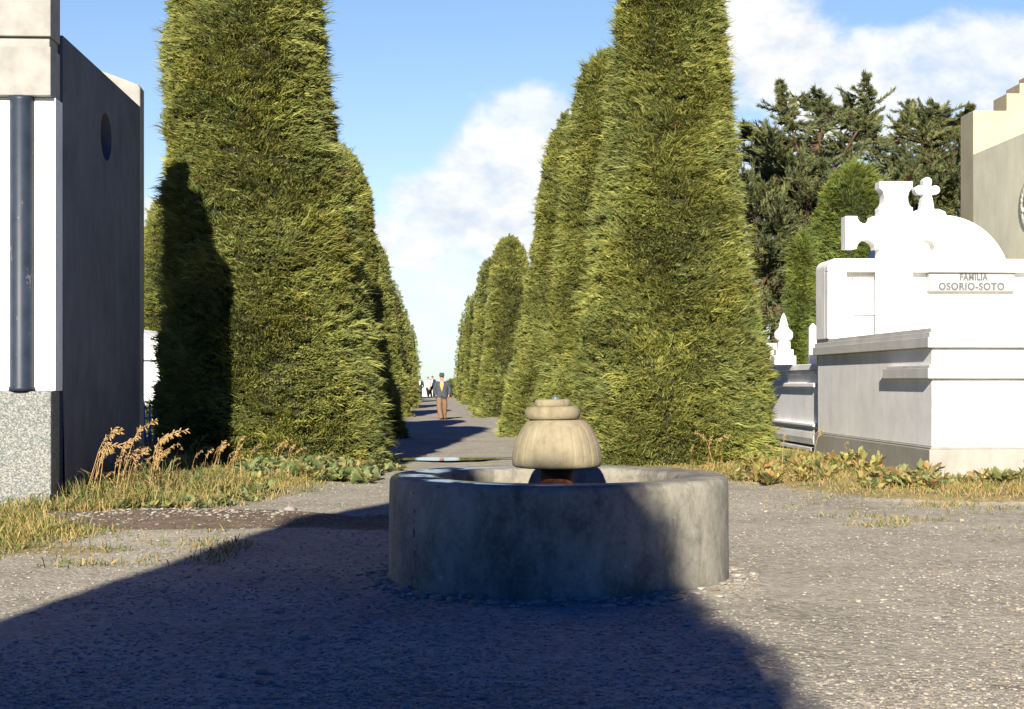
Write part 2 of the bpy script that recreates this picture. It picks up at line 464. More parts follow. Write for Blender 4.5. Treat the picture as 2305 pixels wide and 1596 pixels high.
for k in range(26):
    a = -2.75 + 2.35*k/25 + rnd.uniform(-.04, .04); r = 1.25+rnd.random()*.14
    put_stone(k, .33+r*math.cos(a), 10.2+r*math.sin(a), .022+.03*rnd.random(), 'small pale stone lying at the foot of the round concrete basin', 'stones at the foot of the basin')
put_stone(2, px(652, 15.6), 15.6, .075, 'largest loose rock, on the bare gravel behind the dug soil patch', None)
for k in range(9):
    put_stone(k+1, -3.3+rnd.gauss(0, .75), 14.5+rnd.gauss(0, .35), .018+.02*rnd.random(), 'pale pebble lying in the dark dug soil patch', 'pebbles in the dug soil')
for k, (X, Y) in enumerate([(px(685,7.7),7.7),(px(500,6.75),6.75),(px(590,6.8),6.8),(px(610,6.55),6.55)]):
    put_stone(k, X, Y, .035, 'flat stone embedded in the shaded gravel in front of the basin', 'flat stones in the shaded gravel')

# ------------------------------------------------------------------ clipped cypresses
def topiary(name, Y, prof, n, label, group='clipped cypress columns along the path', seed=1, scale=1.0, depth=1.0, lean=None, tint=(1,1,1)):
    """prof: list of (photo y, left x, right x) read at distance Y -> round bell-shaped clipped crown"""
    rng = np.random.default_rng(seed)
    P = sorted([(pz(y, Y), px((a+b)/2, Y), max(.02, (b-a)/2/F*Y)) for y, a, b in prof])
    zs = np.array([p[0] for p in P]); cs = np.array([p[1] for p in P]); rs = np.array([p[2] for p in P])
    if zs[0] > 0:
        zs = np.insert(zs, 0, 0.0); cs = np.insert(cs, 0, cs[0]); rs = np.insert(rs, 0, rs[0])
    # smooth the profile
    zz = np.linspace(max(0, zs[0]), zs[-1], 90)
    def sm(a):
        b = np.interp(zz, zs, a); k = np.array([1, 2, 3, 2, 1.]); k /= k.sum()
        bp = np.pad(b, 2, mode='edge'); c = np.convolve(bp, k, 'valid'); c[-2:] = b[-2:]; return c
    cs_, rs_ = sm(cs), sm(rs)
    base = np.array([cs_[0], Y, 0.0])
    inset = .075*scale**.5
    off = seed*3.7
    def lump(th, z):
        return 1 + .030*np.sin(3*th+z*1.1+off) + .022*np.sin(7*th-z*2.3+off*2) + .022*np.sin(z*5.1+2*np.sin(th*2)+off) + .015*np.sin(13*th+z*4.7+off) + .014*np.sin(z*12+3.0*np.sin(3*th+z)+off)*np.sin(5*th+1.7*z+off)+.008*np.sin(z*23+4*np.sin(5*th+.6*z))
    # core
    nth = 40
    th = np.linspace(0, 2*PI, nth, endpoint=False)
    TH, ZZ = np.meshgrid(th, zz)
    R = np.maximum(.01, (rs_[:, None]-inset*2.4))*lump(TH, ZZ)
    V0 = np.stack([cs_[:, None]+R*np.cos(TH), Y+depth*R*np.sin(TH), ZZ-.03], -1).reshape(-1, 3)
    m = len(zz); q = []
    ii = np.arange(nth); jj = (ii+1) % nth
    for k in range(m-1):
        a, b, c_, d = k*nth+ii, k*nth+jj, (k+1)*nth+jj, (k+1)*nth+ii
        q.append(np.stack([a, b, c_], 1)); q.append(np.stack([a, c_, d], 1))
    T0 = np.concatenate(q)
    # sample the skin by area
    dr = np.gradient(rs_, zz); w = rs_*np.sqrt(1+dr**2)
    cdf = np.cumsum(w); cdf /= cdf[-1]
    nc = n//9
    zc = np.interp(rng.random(nc), cdf, zz)
    # camera-facing side is denser than the far side
    tc = rng.random(nc)*2*PI
    back = np.sin(tc) > .35
    keep = ~(back & (rng.random(nc) < .55)); zc, tc = zc[keep], tc[keep]; nc = len(zc)
    def surf(t, z):
        r = np.maximum(.01, np.interp(z, zz, rs_)-inset)*lump(t, z)
        return np.stack([np.interp(z, zz, cs_)+r*np.cos(t), Y+depth*r*np.sin(t), z], -1)
    drc = np.interp(zc, zz, dr)
    nrm = unit(np.stack([np.cos(tc), np.sin(tc), -np.clip(drc, -4, .6)], -1))
    S3 = surf(tc, zc)
    q1 = S3*1.7/scale**.5+off; fl = np.stack([np.sin(q1[:,2]*1.9+np.sin(q1[:,0]*1.3)*1.5), np.sin(q1[:,1]*2.1+q1[:,2]*.7), np.sin(q1[:,0]*2.3+q1[:,2]*1.1+np.sin(q1[:,1])*1.4)], 1)
    dirc = unit(nrm*.95 + np.array([0, 0, .15]) + fl*np.array([.26,.26,.13]) + rng.normal(size=(nc, 3))*np.array([.28, .28, .13]))
    lenc = scale**.5*(.060+.075*rng.random(nc)+.24*(rng.random(nc) < (.09 if Y < 33 else .03))*rng.random(nc))
    shade = .72+.56*rng.random(nc)
    yel = rng.random(nc)
    shade *= 1+.16*np.sin(S3[:,0]*1.9+1.3*np.sin(S3[:,2]*1.6+off))*np.sin(S3[:,2]*2.4+off)+.10*np.sin(S3[:,2]*6+2*np.sin(S3[:,0]*3)+off)
    rec = np.zeros(nc)
    if n > 90000:
        nd = 150
        for p in surf(rng.random(nd)*PI+PI, np.interp(rng.random(nd), cdf, zz)):
            q = (S3-p)*np.array([1, 1, 2.2])/(.05+.12*rng.random())
            rec = np.maximum(rec, np.exp(-(q**2).sum(1)))
    k = 9
    idx = np.repeat(np.arange(nc), k); N = len(idx)
    rl = np.interp(zc, zz, rs_)[idx]
    t = tc[idx] + rng.normal(size=N)*.046*scale/np.maximum(rl, .2); z = zc[idx] + rng.normal(size=N)*.017*scale
    z = np.clip(z, 0.0, zs[-1]-.01)
    B = surf(t, z)
    D = unit(dirc[idx] + rng.normal(size=(N, 3))*.19)
    L = lenc[idx]*(.6+.6*rng.random(N))
    W = scale**.7*(.009+.010*rng.random(N))
    B = B - D*(.035*scale) + nrm[idx]*(rng.normal(size=nc)*.030*scale-.16*rec)[idx][:, None]
    V1, T1 = ribbons(B, D, L, W, rng.normal(size=N)*.35+.15, rng)
    g0 = np.array([.122, .168, .052]); g1 = np.array([.315, .322, .092]); br = np.array([.17, .105, .035])
    mixv = (yel[idx]*.75+.35*rng.random(N))[:, None]
    col = (g0*(1-mixv)+g1*mixv)*shade[idx][:, None]
    dead = (rng.random(nc) < .012)[idx]
    col[dead] = br*(.7+.5*rng.random((dead.sum(), 1)))
    col = col*np.array(tint)
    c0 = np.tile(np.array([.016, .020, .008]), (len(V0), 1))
    V = np.concatenate([V0, V1])-base; T = np.concatenate([T0, T1+len(V0)])
    me = tri_mesh(name, V, T, np.concatenate([c0, np.repeat(col, 5, 0)]))
    o = link(name, me, M['leaf']); o.location = base
    return tag(o, label, 'tree', group)

G = 'clipped cypress columns along the path'
topiary('clipped_cypress', 23.3, [(1052,366,888),(1030,366,884),(900,366,862),(800,370,848),(650,374,824),(450,372,784),(300,376,752),(150,378,738),(0,388,724),(-120,420,695),(-200,470,650),(-240,520,600),(-256,555,565)], 420000, 'huge clipped cypress on the left of the path, beside the dark-sided mausoleum', G, 11)
topiary('clipped_cypress', 24.5, [(1050,1290,1738),(950,1290,1732),(800,1297,1715),(600,1330,1684),(400,1350,1660),(200,1372,1638),(0,1388,1622),(-90,1410,1598),(-150,1450,1560),(-180,1500,1512)], 420000, 'huge broad clipped cypress directly behind the fountain, right of the path', G, 12)
topiary('clipped_cypress', 30.5, [(1007,1192,1440),(900,1205,1440),(830,1222,1440),(600,1247,1440),(400,1267,1436),(300,1277,1432),(211,1294,1425),(160,1306,1415),(125,1335,1395),(113,1360,1372)], 230000, 'clipped cypress half hidden just behind the huge one right of the path', G, 13, 1.05)
topiary('clipped_cypress', 37.0, [(981,1120,1380),(950,1118,1378),(900,1132,1375),(770,1165,1365),(600,1190,1350),(480,1204,1340),(415,1213,1333),(367,1221,1325),(294,1240,1305),(262,1256,1288),(250,1270,1276)], 200000, 'third clipped cypress on the right of the path, its skirt bulging onto the gravel', G, 14, 1.1)
topiary('clipped_cypress', 57.0, [(939,1064,1230),(900,1069,1224),(839,1078,1214),(744,1091,1204),(620,1101,1197),(575,1108,1188),(545,1120,1172),(531,1136,1155),(527,1143,1148)], 120000, 'round-topped clipped cypress standing alone against the clouds, right of the path', G, 15, 1.35)
topiary('clipped_cypress', 70.0, [(924,1050,1160),(839,1058,1150),(656,1068,1140),(610,1076,1132),(585,1090,1120),(576,1104,1108)], 50000, 'clipped cypress peeping out left of the round-topped one, right row', G, 16, 1.6)
topiary('clipped_cypress', 88.0, [(911,1036,1100),(820,1042,1095),(700,1048,1085),(675,1053,1076),(662,1062,1066)], 22000, 'slim distant clipped cypress, sixth in the right row', G, 17, 1.9)
topiary('clipped_cypress', 105.0, [(903,1024,1075),(820,1032,1072),(720,1039,1068),(680,1044,1062),(664,1052,1056)], 15000, 'distant pale clipped cypress, seventh in the right row', G, 18, 2.2)
topiary('clipped_cypress', 125.0, [(896,1016,1056),(800,1024,1054),(730,1030,1052),(700,1038,1044)], 9000, 'farthest clipped cypress of the right row, mostly hidden', G, 19, 2.5)
topiary('clipped_cypress', 35.8, [(977,615,918),(875,625,890),(784,635,872),(693,645,861),(605,655,850),(498,665,841),(447,668,836),(409,675,828),(364,700,811),(339,720,793),(322,755,762)], 180000, 'second clipped cypress of the left row, shaded low and lit at its rounded shoulder', G, 21, 1.1)
topiary('clipped_cypress', 56.0, [(940,740,927),(893,745,916),(838,755,905),(766,760,897),(685,770,888),(640,775,884),(583,790,874),(555,805,860),(530,830,838)], 90000, 'third clipped cypress of the left row, a narrow sunlit strip', G, 22, 1.35)
topiary('clipped_cypress', 75.0, [(920,815,943),(820,830,932),(729,845,921),(682,860,910),(645,874,899),(630,884,889)], 28000, 'fourth clipped cypress of the left row, its lower part in shadow', G, 23, 1.6)
topiary('clipped_cypress', 98.0, [(906,880,948),(820,890,938),(740,897,929),(705,906,920),(692,912,915)], 15000, 'fifth clipped cypress of the left row, thin and dark', G, 24, 2.0)
topiary('clipped_cypress', 122.0, [(897,905,951),(820,912,946),(760,918,940),(730,926,932)], 9000, 'farthest clipped cypress of the left row', G, 25, 2.4)
topiary('clipped_cypress', 36.0, [(984,300,470),(780,305,465),(600,312,458),(500,326,446),(455,345,428),(432,380,390)], 80000, 'clipped cypress behind the white tomb, between mausoleum and huge left cypress', 'clipped cypresses among the tombs', 26, 1.1)
topiary('clipped_cypress', 37.5, [(970,1806,2015),(600,1816,2005),(480,1834,2000),(430,1848,1994),(395,1868,1976),(370,1895,1950),(360,1918,1924)], 140000, 'taller clipped cypress directly behind the big white cross', 'clipped cypresses among the tombs', 27, 1.1, tint=(.74,.86,.72))
topiary('clipped_cypress', 32.5, [(985,1748,1812),(800,1764,1815),(650,1769,1826),(570,1774,1834),(540,1784,1828),(520,1806,1814)], 80000, 'shorter slim clipped cypress left of the white family tomb', 'clipped cypresses among the tombs', 28, 1.0, tint=(.74,.86,.72))

# ------------------------------------------------------------------ wind-shaped wild cypresses
def wild_tree(label, Y, trunk, leaders, limbs, seed, fill):
    """trunk: photo points; leaders: list of photo polylines; limbs: count"""
    rng = np.random.default_rng(seed); rnd = random.Random(seed)
    W = lambda x, y, dy=0.0: Vector((px(x, Y), Y+dy, pz(y, Y)))
    base = W(*trunk[0]); base.z = 0
    root = thing('wild_cypress', label, 'tree', tuple(base), 'wild cypresses behind the tombs')
    tb = MB()
    tp = [W(*p) for p in trunk]; tp[0].z = -.1
    tb.tube([p-base for p in tp], [.42*(1-.75*k/(len(tp)-1)) for k in range(len(tp))], 10)
    segs = []            # foliage carriers: p0, p1, radius
    def limb(p0, p1, r0, bend=.25, n=7, plume=True, spread=1.0):
        pts = []
        up = Vector((rnd.uniform(-.2,.2), rnd.uniform(-.3,.3), bend))*(p1-p0).length
        for k in range(n):
            t = k/(n-1); pts.append(p0.lerp(p1, t) - up*(4*t*(1-t))*.5 + Vector((rnd.gauss(0,.05), rnd.gauss(0,.05), rnd.gauss(0,.05))))
        tb.tube([p-base for p in pts], [r0*(1-.85*k/(n-1)) for k in range(n)], 6)
        if plume:
            L = (p1-p0).length; d = (p1-p0).normalized()
            for k in range(int(10+L*4.0)):
                t = .22+.78*rnd.random(); q = pts[min(n-1, int(t*(n-1)))].lerp(pts[min(n-1, int(t*(n-1))+1)], (t*(n-1)) % 1)
                side = Vector((rnd.gauss(0,1), rnd.gauss(0,1), rnd.gauss(.15,.22)))
                dd = (d*.85+side*.5).normalized(); l = (.45+.8*(1-t)*rnd.random()+.3*rnd.random())*spread
                segs.append((q, q+dd*l, .05+.04*rnd.random()))
            segs.append((pts[-2], pts[-1]+d*.2, .07))
        return pts
    for ld in leaders:                                 # upright spires
        P = [W(x, y, rnd.uniform(-.8, .8)) for x, y in ld]
        full = []
        for a, b in zip(P[:-1], P[1:]):
            for k in range(5): full.append(a.lerp(b, k/5))
        full.append(P[-1]); m = len(full)
        tb.tube([p-base for p in full], [.05*(1-.85*k/(m-1)) for k in range(m)], 6)
        for k in range(m):
            t = k/(m-1); p = full[k]
            wid = (1-t)**1.3*1.2*(.35+.65*abs(math.sin(k*1.9+seed)))+.10
            for j in range(6 if t < .8 else 4):
                a = rnd.uniform(0, 2*PI)
                dd = Vector((math.cos(a)-.15, math.sin(a)*.8, rnd.uniform(-.05, .55))).normalized()
                segs.append((p, p+dd*wid*rnd.uniform(.35, 1.0), .045+.03*rnd.random()))
        for q in range(9):
            t = rnd.uniform(.15, .85); p = full[int(t*(m-1))]; sg = rnd.choice([-1, -1, 1])
            e = p+Vector((sg*rnd.uniform(.6, 1.3)*(1.35-t), rnd.uniform(-.5, .5), rnd.uniform(.0, .45)))
            mid_ = p.lerp(e, .5)+Vector((0, 0, -.06))
            tb.tube([p-base, mid_-base, e-base], [.018, .012, .004], 5)
            segs.append((p.lerp(e, .3), mid_, .04)); segs.append((mid_, e+(e-p)*.08, .045))
        segs.append((full[-3], full[-1]+Vector((-.05,0,.12)), .04))
    for k in range(limbs):
        t = rnd.uniform(.25, 1.0); q = tp[0].lerp(tp[-1], t)
        kk = t*(len(tp)-1); i = min(len(tp)-2, int(kk)); q = tp[i].lerp(tp[i+1], kk-i)
        x, y, r = rnd.choice(fill)
        tgt = W(x+rnd.gauss(0, r), y+rnd.gauss(0, r*.6), rnd.gauss(0, 1.6))
        limb(q, tgt, .045, .12)
    # foliage plumes
    n = len(segs); per = 50
    A = np.array([s[0] for s in segs]); Bv = np.array([s[1] for s in segs]); R = np.array([s[2] for s in segs])
    idx = np.repeat(np.arange(n), per); N = len(idx)
    t = rng.random(N)**.8
    ax = unit(Bv-A)[idx]
    off = unit(rng.normal(size=(N, 3)))*(R[idx]*rng.random(N)**.5*(1-.55*t))[:, None]
    P = A[idx]+(Bv-A)[idx]*t[:, None]+off
    D = unit(ax*1.1+unit(off)*.5+np.array([0, 0, .22])+rng.normal(size=(N, 3))*.2)
    V, T = ribbons(P, D, .09+.14*rng.random(N), .019+.019*rng.random(N), rng.normal(size=N)*.4, rng)
    g = np.array([.070, .100, .046]); g2 = np.array([.215, .228, .098]); br = np.array([.10, .058, .034])
    mv = (.55*rng.random(n)[idx]+.45*rng.random(N))[:, None]
    col = (g*(1-mv)+g2*mv)*(.75+.5*rng.random(n))[idx][:, None]
    dead = (rng.random(n) < .03)[idx]; col[dead] = br*(.7+.6*rng.random((dead.sum(), 1)))
    part('trunk', tb, M['bark'], root)
    me = tri_mesh('crown', V-np.array(base), T, np.repeat(col, 5, 0)); link('crown', me, M['leaf'], root)
wild_tree('wind-bent wild cypress with red bark and drooping spires, just right of the huge cypress', 46.0,
    [(1760,985),(1752,800),(1768,610),(1790,500),(1830,380),(1845,300)],
    [[(1800,420),(1775,300),(1768,240),(1758,186)],[(1835,400),(1850,300),(1842,245),(1824,212)],[(1850,380),(1905,290),(1860,235),(1838,205)],
     [(1860,400),(1950,300),(1948,230),(1943,178)],[(1850,420),(1920,300),(1925,250),(1912,222)],[(1760,420),(1735,330),(1690,300),(1668,292)]], 80, 31,
    [(1720,330,26),(1700,400,30),(1690,480,30),(1710,560,32),(1720,640,32),(1715,720,30),(1735,800,30),(1780,400,45),(1850,410,50),(1800,480,40),(1830,380,34),(1930,400,40),(1770,560,30),(1745,700,30)])
wild_tree('dark wild cypress with forked spiky top, between the white cross and the cream building', 50.0,
    [(2080,975),(2075,800),(2070,600),(2065,480),(2070,380)],
    [[(2030,420),(2010,330),(2035,270),(2058,238)],[(2060,400),(2068,310),(2062,260),(2060,226)],[(2100,400),(2120,310),(2116,260),(2112,226)],
     [(2110,400),(2140,330),(2155,280),(2172,250)],[(2000,420),(1985,340),(1968,290),(1985,262)],[(2090,380),(2092,300),(2085,265),(2098,250)]], 76, 32,
    [(2010,400,34),(2050,390,34),(2110,390,34),(2150,420,28),(2020,430,34),(2080,440,40),(2140,480,28),(2060,520,40),(2120,560,34),(2020,560,40),(1990,400,30),(2150,320,24)])

# ------------------------------------------------------------------ buildings in the path frame
RZ = math.atan(-PDX)                                  # rotation so that local +y follows the path
def pathbox(mb, n0, n1, s0, s1, z0, z1): mb.box(n0, n1, s0, s1, z0, z1)

# --- left mausoleum (origin at the foot of its right front corner)
lm = thing('mausoleum', 'tall white and grey mausoleum with dark half column at the left edge', 'mausoleum', (-5.04, 15.7, 0), None, RZ)
mb = MB(); mb.box(-3.6, -.025, -.09, .0, -.2, 1.30); mb.box(-3.6, -.03, .0, .30, -.2, 1.30)
part('plinth', mb, M['terrazzo'], lm, .012)
mb = MB(); mb.box(-3.6, 0, 0.002, .30, 1.302, 4.54); part('front_wall', mb, M['white'], lm, .008)
for n0 in (-.36, -2.3):
    mb = MB(); mb.lathe([(.14,1.303),(.14,1.34),(.128,1.36),(.128,4.50),(.135,4.538)], n0, -.015, 32)
    part('column', mb, M['column'], lm)
mb = MB(); mb.box(-3.6, -.026, -.10, .30, 4.542, 5.08); mb.box(-3.6, -.05, -.05, .30, 5.08, 5.19)
part('entablature', mb, M['stone_cream'], lm, .01)
mb = MB(); mb.prism([(-3.6,5.192),(-.026,5.192),(-.026,5.70),(-.27,6.0),(-.40,6.5),(-.54,6.95),(-.95,7.08),(-1.25,6.65),(-3.6,6.65)], -.10, .30)
part('gable', mb, M['stone_cream'], lm, .01)
# side wall with a porthole
def wall_with_hole(mb, x, s0, s1, z0, z1, hs, hz, hr, depth):
    n = 32
    ring = [(x, hs+hr*math.cos(2*PI*i/n), hz+hr*math.sin(2*PI*i/n)) for i in range(n)]
    outer = []
    for i in range(n):
        c, s_ = math.cos(2*PI*i/n), math.sin(2*PI*i/n)
        k = min(((s1-hs) if c > 0 else (hs-s0))/max(abs(c), 1e-6), ((z1-hz) if s_ > 0 else (hz-z0))/max(abs(s_), 1e-6))
        outer.append((x, hs+c*k, hz+s_*k))
    inner = [(x-depth, b, c) for _, b, c in ring]
    vs = ring+outer+inner
    fs = [(i, (i+1)%n, n+(i+1)%n, n+i) for i in range(n)] + [(i, 2*n+i, 2*n+(i+1)%n, (i+1)%n) for i in range(n)]
    fs.append(tuple(2*n+i for i in range(n)))
    mb.add(vs, fs)
    # corners left over
    for (cs, cz) in ((s0,z0),(s1,z0),(s1,z1),(s0,z1)):
        best = sorted(range(n), key=lambda i: (outer[i][1]-cs)**2+(outer[i][2]-cz)**2)[:2]
        a, b = best
        mb.add([(x, cs, cz), outer[a], outer[b]], [(0,1,2)])
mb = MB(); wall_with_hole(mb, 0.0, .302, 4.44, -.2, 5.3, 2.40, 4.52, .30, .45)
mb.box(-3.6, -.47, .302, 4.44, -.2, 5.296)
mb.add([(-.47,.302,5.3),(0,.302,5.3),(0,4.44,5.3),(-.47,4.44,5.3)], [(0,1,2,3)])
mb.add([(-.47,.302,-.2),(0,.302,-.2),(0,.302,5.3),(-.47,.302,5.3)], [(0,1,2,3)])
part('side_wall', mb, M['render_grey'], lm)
mb = MB(); mb.prism([(-3.6,-.2),(.004,-.2),(.004,5.57),(-.03,5.62),(-1.9,6.3),(-3.6,5.65)], 4.442, 4.73)
part('rear_parapet', mb, M['stone_cream'], lm, .02)

# --- right cream building with stepped parapet (origin at the rear left corner's front edge)
rb = thing('chapel', 'cream building with stepped gable and round relief at the right edge', 'building', (px(2190,30), 30.0, 0), None, RZ)
mb = MB(); mb.box(0, 6, -9.0, -.002, -.1, 6.2); part('wall', mb, M['grazed_cream'], rb)
st = [(0.0,7.13),(.72,7.13),(.72,7.50),(1.0,7.50),(1.0,7.72),(1.28,7.72),(1.28,7.94),(1.56,7.94),(1.56,8.2),(4.4,8.2),(4.4,7.13),(6,7.13)]
mb = MB(); mb.prism([(0,-.1)]+[(6,-.1)]+st[::-1], 0, .74); part('stepped_parapet', mb, M['cream'], rb, .015)
mb = MB()
cxs, czs = -2.95, pz(464, 27.4)
for k in range(26):
    a = 2*PI*k/26; rr = .44
    vs = []
    mb.lathe([(.10,0),(.085,.035),(.03,.06)], 0, 0, 9)
    L = len(mb.v)-27
    for i in range(L, len(mb.v)):
        x, y, z = mb.v[i]; mb.v[i] = (-z*.45-.004, cxs+rr*math.cos(a)+x*1.1, czs+rr*math.sin(a)+y*1.1)
mb.lathe([(.40,0),(.39,.02),(.1,.03)], 0, 0, 30); L = len(mb.v)-90
for i in range(L, len(mb.v)):
    x, y, z = mb.v[i]; mb.v[i] = (-z-.003, cxs+x, czs+y)
for k in range(14):
    a = k*2.4; rr = .05+.024*k
    mb.lathe([(.06,0),(.045,.04),(.015,.06)], 0, 0, 8); L = len(mb.v)-24
    for i in range(L, len(mb.v)):
        x, y, z = mb.v[i]; mb.v[i] = (-z*.5-.018, cxs+rr*math.cos(a)+x, czs+rr*math.sin(a)+y)
part('medallion', mb, M['relief'], rb)

# --- big white family tomb (origin at its front left corner)
ft = thing('family_tomb', 'big white family tomb with lettered plaque and massive white cross', 'tomb', (px(2097, 19.9), 19.9, 0), None, RZ)
mb = MB(); mb.box(-.055, 6, -.055, 6.06, -.2, .46); mb.box(-.03, 6, -.03, 6.03, .46, .49); part('plinth', mb, M['plinth_grey'], ft, .012)
mb = MB(); mb.box(0, 6, 0, 6.0, .492, 1.88); part('body', mb, M['white'], ft, .01)
mb = MB(); mb.box(-.085, 6, -.085, 1.95, 1.45, 1.60); mb.box(-.05, 6, -.05, 1.90, 1.602, 1.64); part('ledge', mb, M['white_dirty'], ft, .008)
mb = MB(); mb.box(-.085, 6, -.085, 6.05, 1.882, 2.03); mb.box(-.05, 6, -.05, 6.03, 2.032, 2.10); mb.box(-.02, 6, -.02, 6.01, 2.102, 2.16)
part('cornice', mb, M['white_dirty'], ft, .008)
# headstone wall standing at the back of the tomb
HY0 = 5.15
zt = pz(582, 25.1)
def rounded(x0, x1, z0, z1, r):
    p = [(x0, z0), (x1, z0), (x1, z1)]
    p += [(x0+r-r*math.sin(a), z1-r+r*math.cos(a)) for a in [PI/2*i/8 for i in range(9)]]
    return p
hx0 = -.05
mb = MB()
x0, x1, z0, r = hx0, 3.6, 2.162, .16
mb.prism(rounded(x0, x1, z0, zt, r), HY0+.20, HY0+.80)
# raised frame round the sunken panels
zi = pz(612, 25.1)
mb.prism(rounded(x0, x1, zi, zt, r), HY0, HY0+.198)                # top band
mb.box(x0, x0+.34, HY0+.001, HY0+.198, z0, zi-.002)                # left stile
part('headstone', mb, M['white'], ft, .012)
mb = MB(); mb.box(x0+.5, x0+1.18, HY0+.13, HY0+.198, zi-.75, zi-.09); part('panel', mb, M['white'], ft, .008)
pxl = lambda x: px(x, 25.1+0.06) - px(2097, 19.9) + .0516*5.2     # photo x -> local x on the headstone front
plx0, plx1 = pxl(2092), pxl(2291)
plz0, plz1 = pz(655, 25.1), pz(611, 25.1)-.012
plq = None
mb = MB(); mb.box(plx0, plx1, HY0+.085, HY0+.199, plz0, plz1); plq = part('plaque', mb, M['plaque'], ft, .004)
mb = MB(); fw = .012; yb = HY0+.081
mb.box(plx0+.004, plx1-.004, yb, yb+.012, plz0+.004, plz0+.004+fw); mb.box(plx0+.004, plx0+.004+fw, yb, yb+.012, plz0+.018, plz1-.004); mb.box(plx1-.004-fw, plx1-.004, yb, yb+.012, plz0+.018, plz1-.004)
part('plaque_border', mb, M['letter_faint'], plq)
def text_mesh(body, w, h):
    cu = bpy.data.curves.new('t', 'FONT'); cu.body = body; cu.size = 1; cu.extrude = .02; cu.offset = .034
    cu.align_x = 'CENTER'; cu.space_character = 1.12
    o = bpy.data.objects.new('t', cu); C.objects.link(o)
    dg = bpy.context.evaluated_depsgraph_get()
    me = bpy.data.meshes.new_from_object(o.evaluated_get(dg)); bpy.data.objects.remove(o); bpy.data.curves.remove(cu)
    v = np.zeros(len(me.vertices)*3); me.vertices.foreach_get('co', v); v = v.reshape(-1, 3)
    lo, hi = v.min(0), v.max(0)
    out = np.empty_like(v)
    out[:, 0] = (v[:, 0]-(lo[0]+hi[0])/2)/(hi[0]-lo[0])*w
    out[:, 2] = (v[:, 1]-lo[1])/(hi[1]-lo[1])*h
    out[:, 1] = -(v[:, 2]-lo[2])/(hi[2]-lo[2])*.008
    me.vertices.foreach_set('co', out.ravel()); me.update(); return me
mc = lambda a, b: (pxl(a)+pxl(b))/2
for body, xa, xb, ya, yb_, mat, yy in (('FAMILIA', 2164, 2228, 630, 614, 'letter', HY0+.084), ('OSORIO-SOTO', 2115, 2266, 652, 635, 'letter', HY0+.084), ('MALOF OSORIO PERIC', 1899, 1974, 628, 620, 'letter_faint', HY0+.129)):
    me = text_mesh(body, pxl(xb)-pxl(xa), (ya-yb_)/F*25.1); me.name = 'lettering'
    o = link('lettering', me, M[mat], plq if mat == 'letter' else ft); o.location = (mc(xa, xb), yy, pz(ya, 25.1))
# massive cross in front of the headstone
def cross_poly(cx, cz, sh, ah, half, top, bot, nr, nd):
    """flared cross: quarter notches cut into the arms next to the hub"""
    P = []
    def arc(c, r, a0, a1, k=8): return [(c[0]+r*math.cos(a0+(a1-a0)*i/k), c[1]+r*math.sin(a0+(a1-a0)*i/k)) for i in range(k+1)]
    w = sh
    # start bottom right of shaft going counter-clockwise
    P += [(cx-w, bot), (cx+w, bot), (cx+w, cz-ah)]
    xm = cx+(w+half)/2-.06
    P += arc((xm, cz-ah), nr, PI, 0)                                   # notch under right arm
    P += [(cx+half, cz-ah), (cx+half, cz+ah)]
    P += arc((xm+.02, cz+ah), nr*.8, 0, -PI)[0:]                       # notch above right arm
    P += [(cx+w, cz+ah+.0)]
    zm = cz+ah+(top-cz-ah)*.52
    P += [(cx+w, cz+ah+.14)] + [(cx+w-nd*math.sin(a), zm-nr*math.cos(a)) for a in [PI*i/8 for i in range(9)]]
    P += [(cx+w, top), (cx-w, top)]
    P += [(cx-w+nd*math.sin(a), zm+nr*math.cos(a)) for a in [PI*i/8 for i in range(9)]] + [(cx-w, cz+ah+.14), (cx-w, cz+ah)]
    xm = cx-(w+half)/2+.06
    P += arc((xm-.02, cz+ah), nr*.8, 0, -PI)
    P += [(cx-half, cz+ah), (cx-half, cz-ah)]
    P += arc((xm, cz-ah), nr, PI, 0)
    P += [(cx-w, cz-ah)]
    out = []
    for p in P:
        if not out or (abs(out[-1][0]-p[0])+abs(out[-1][1]-p[1])) > 1e-4: out.append(p)
    return out
YC = 24.75
pxc = lambda x: px(x, YC) - px(2097, 19.9) + .0516*4.85
s = YC/F
ccx = pxc(2019)
mb = MB(); mb.prism(cross_poly(ccx, pz(523, YC), 38*s, 37*s, 116*s, pz(407, YC), 2.163, 21*s, 11*s), 4.86, 5.142)
part('cross', mb, M['white'], ft, .012)

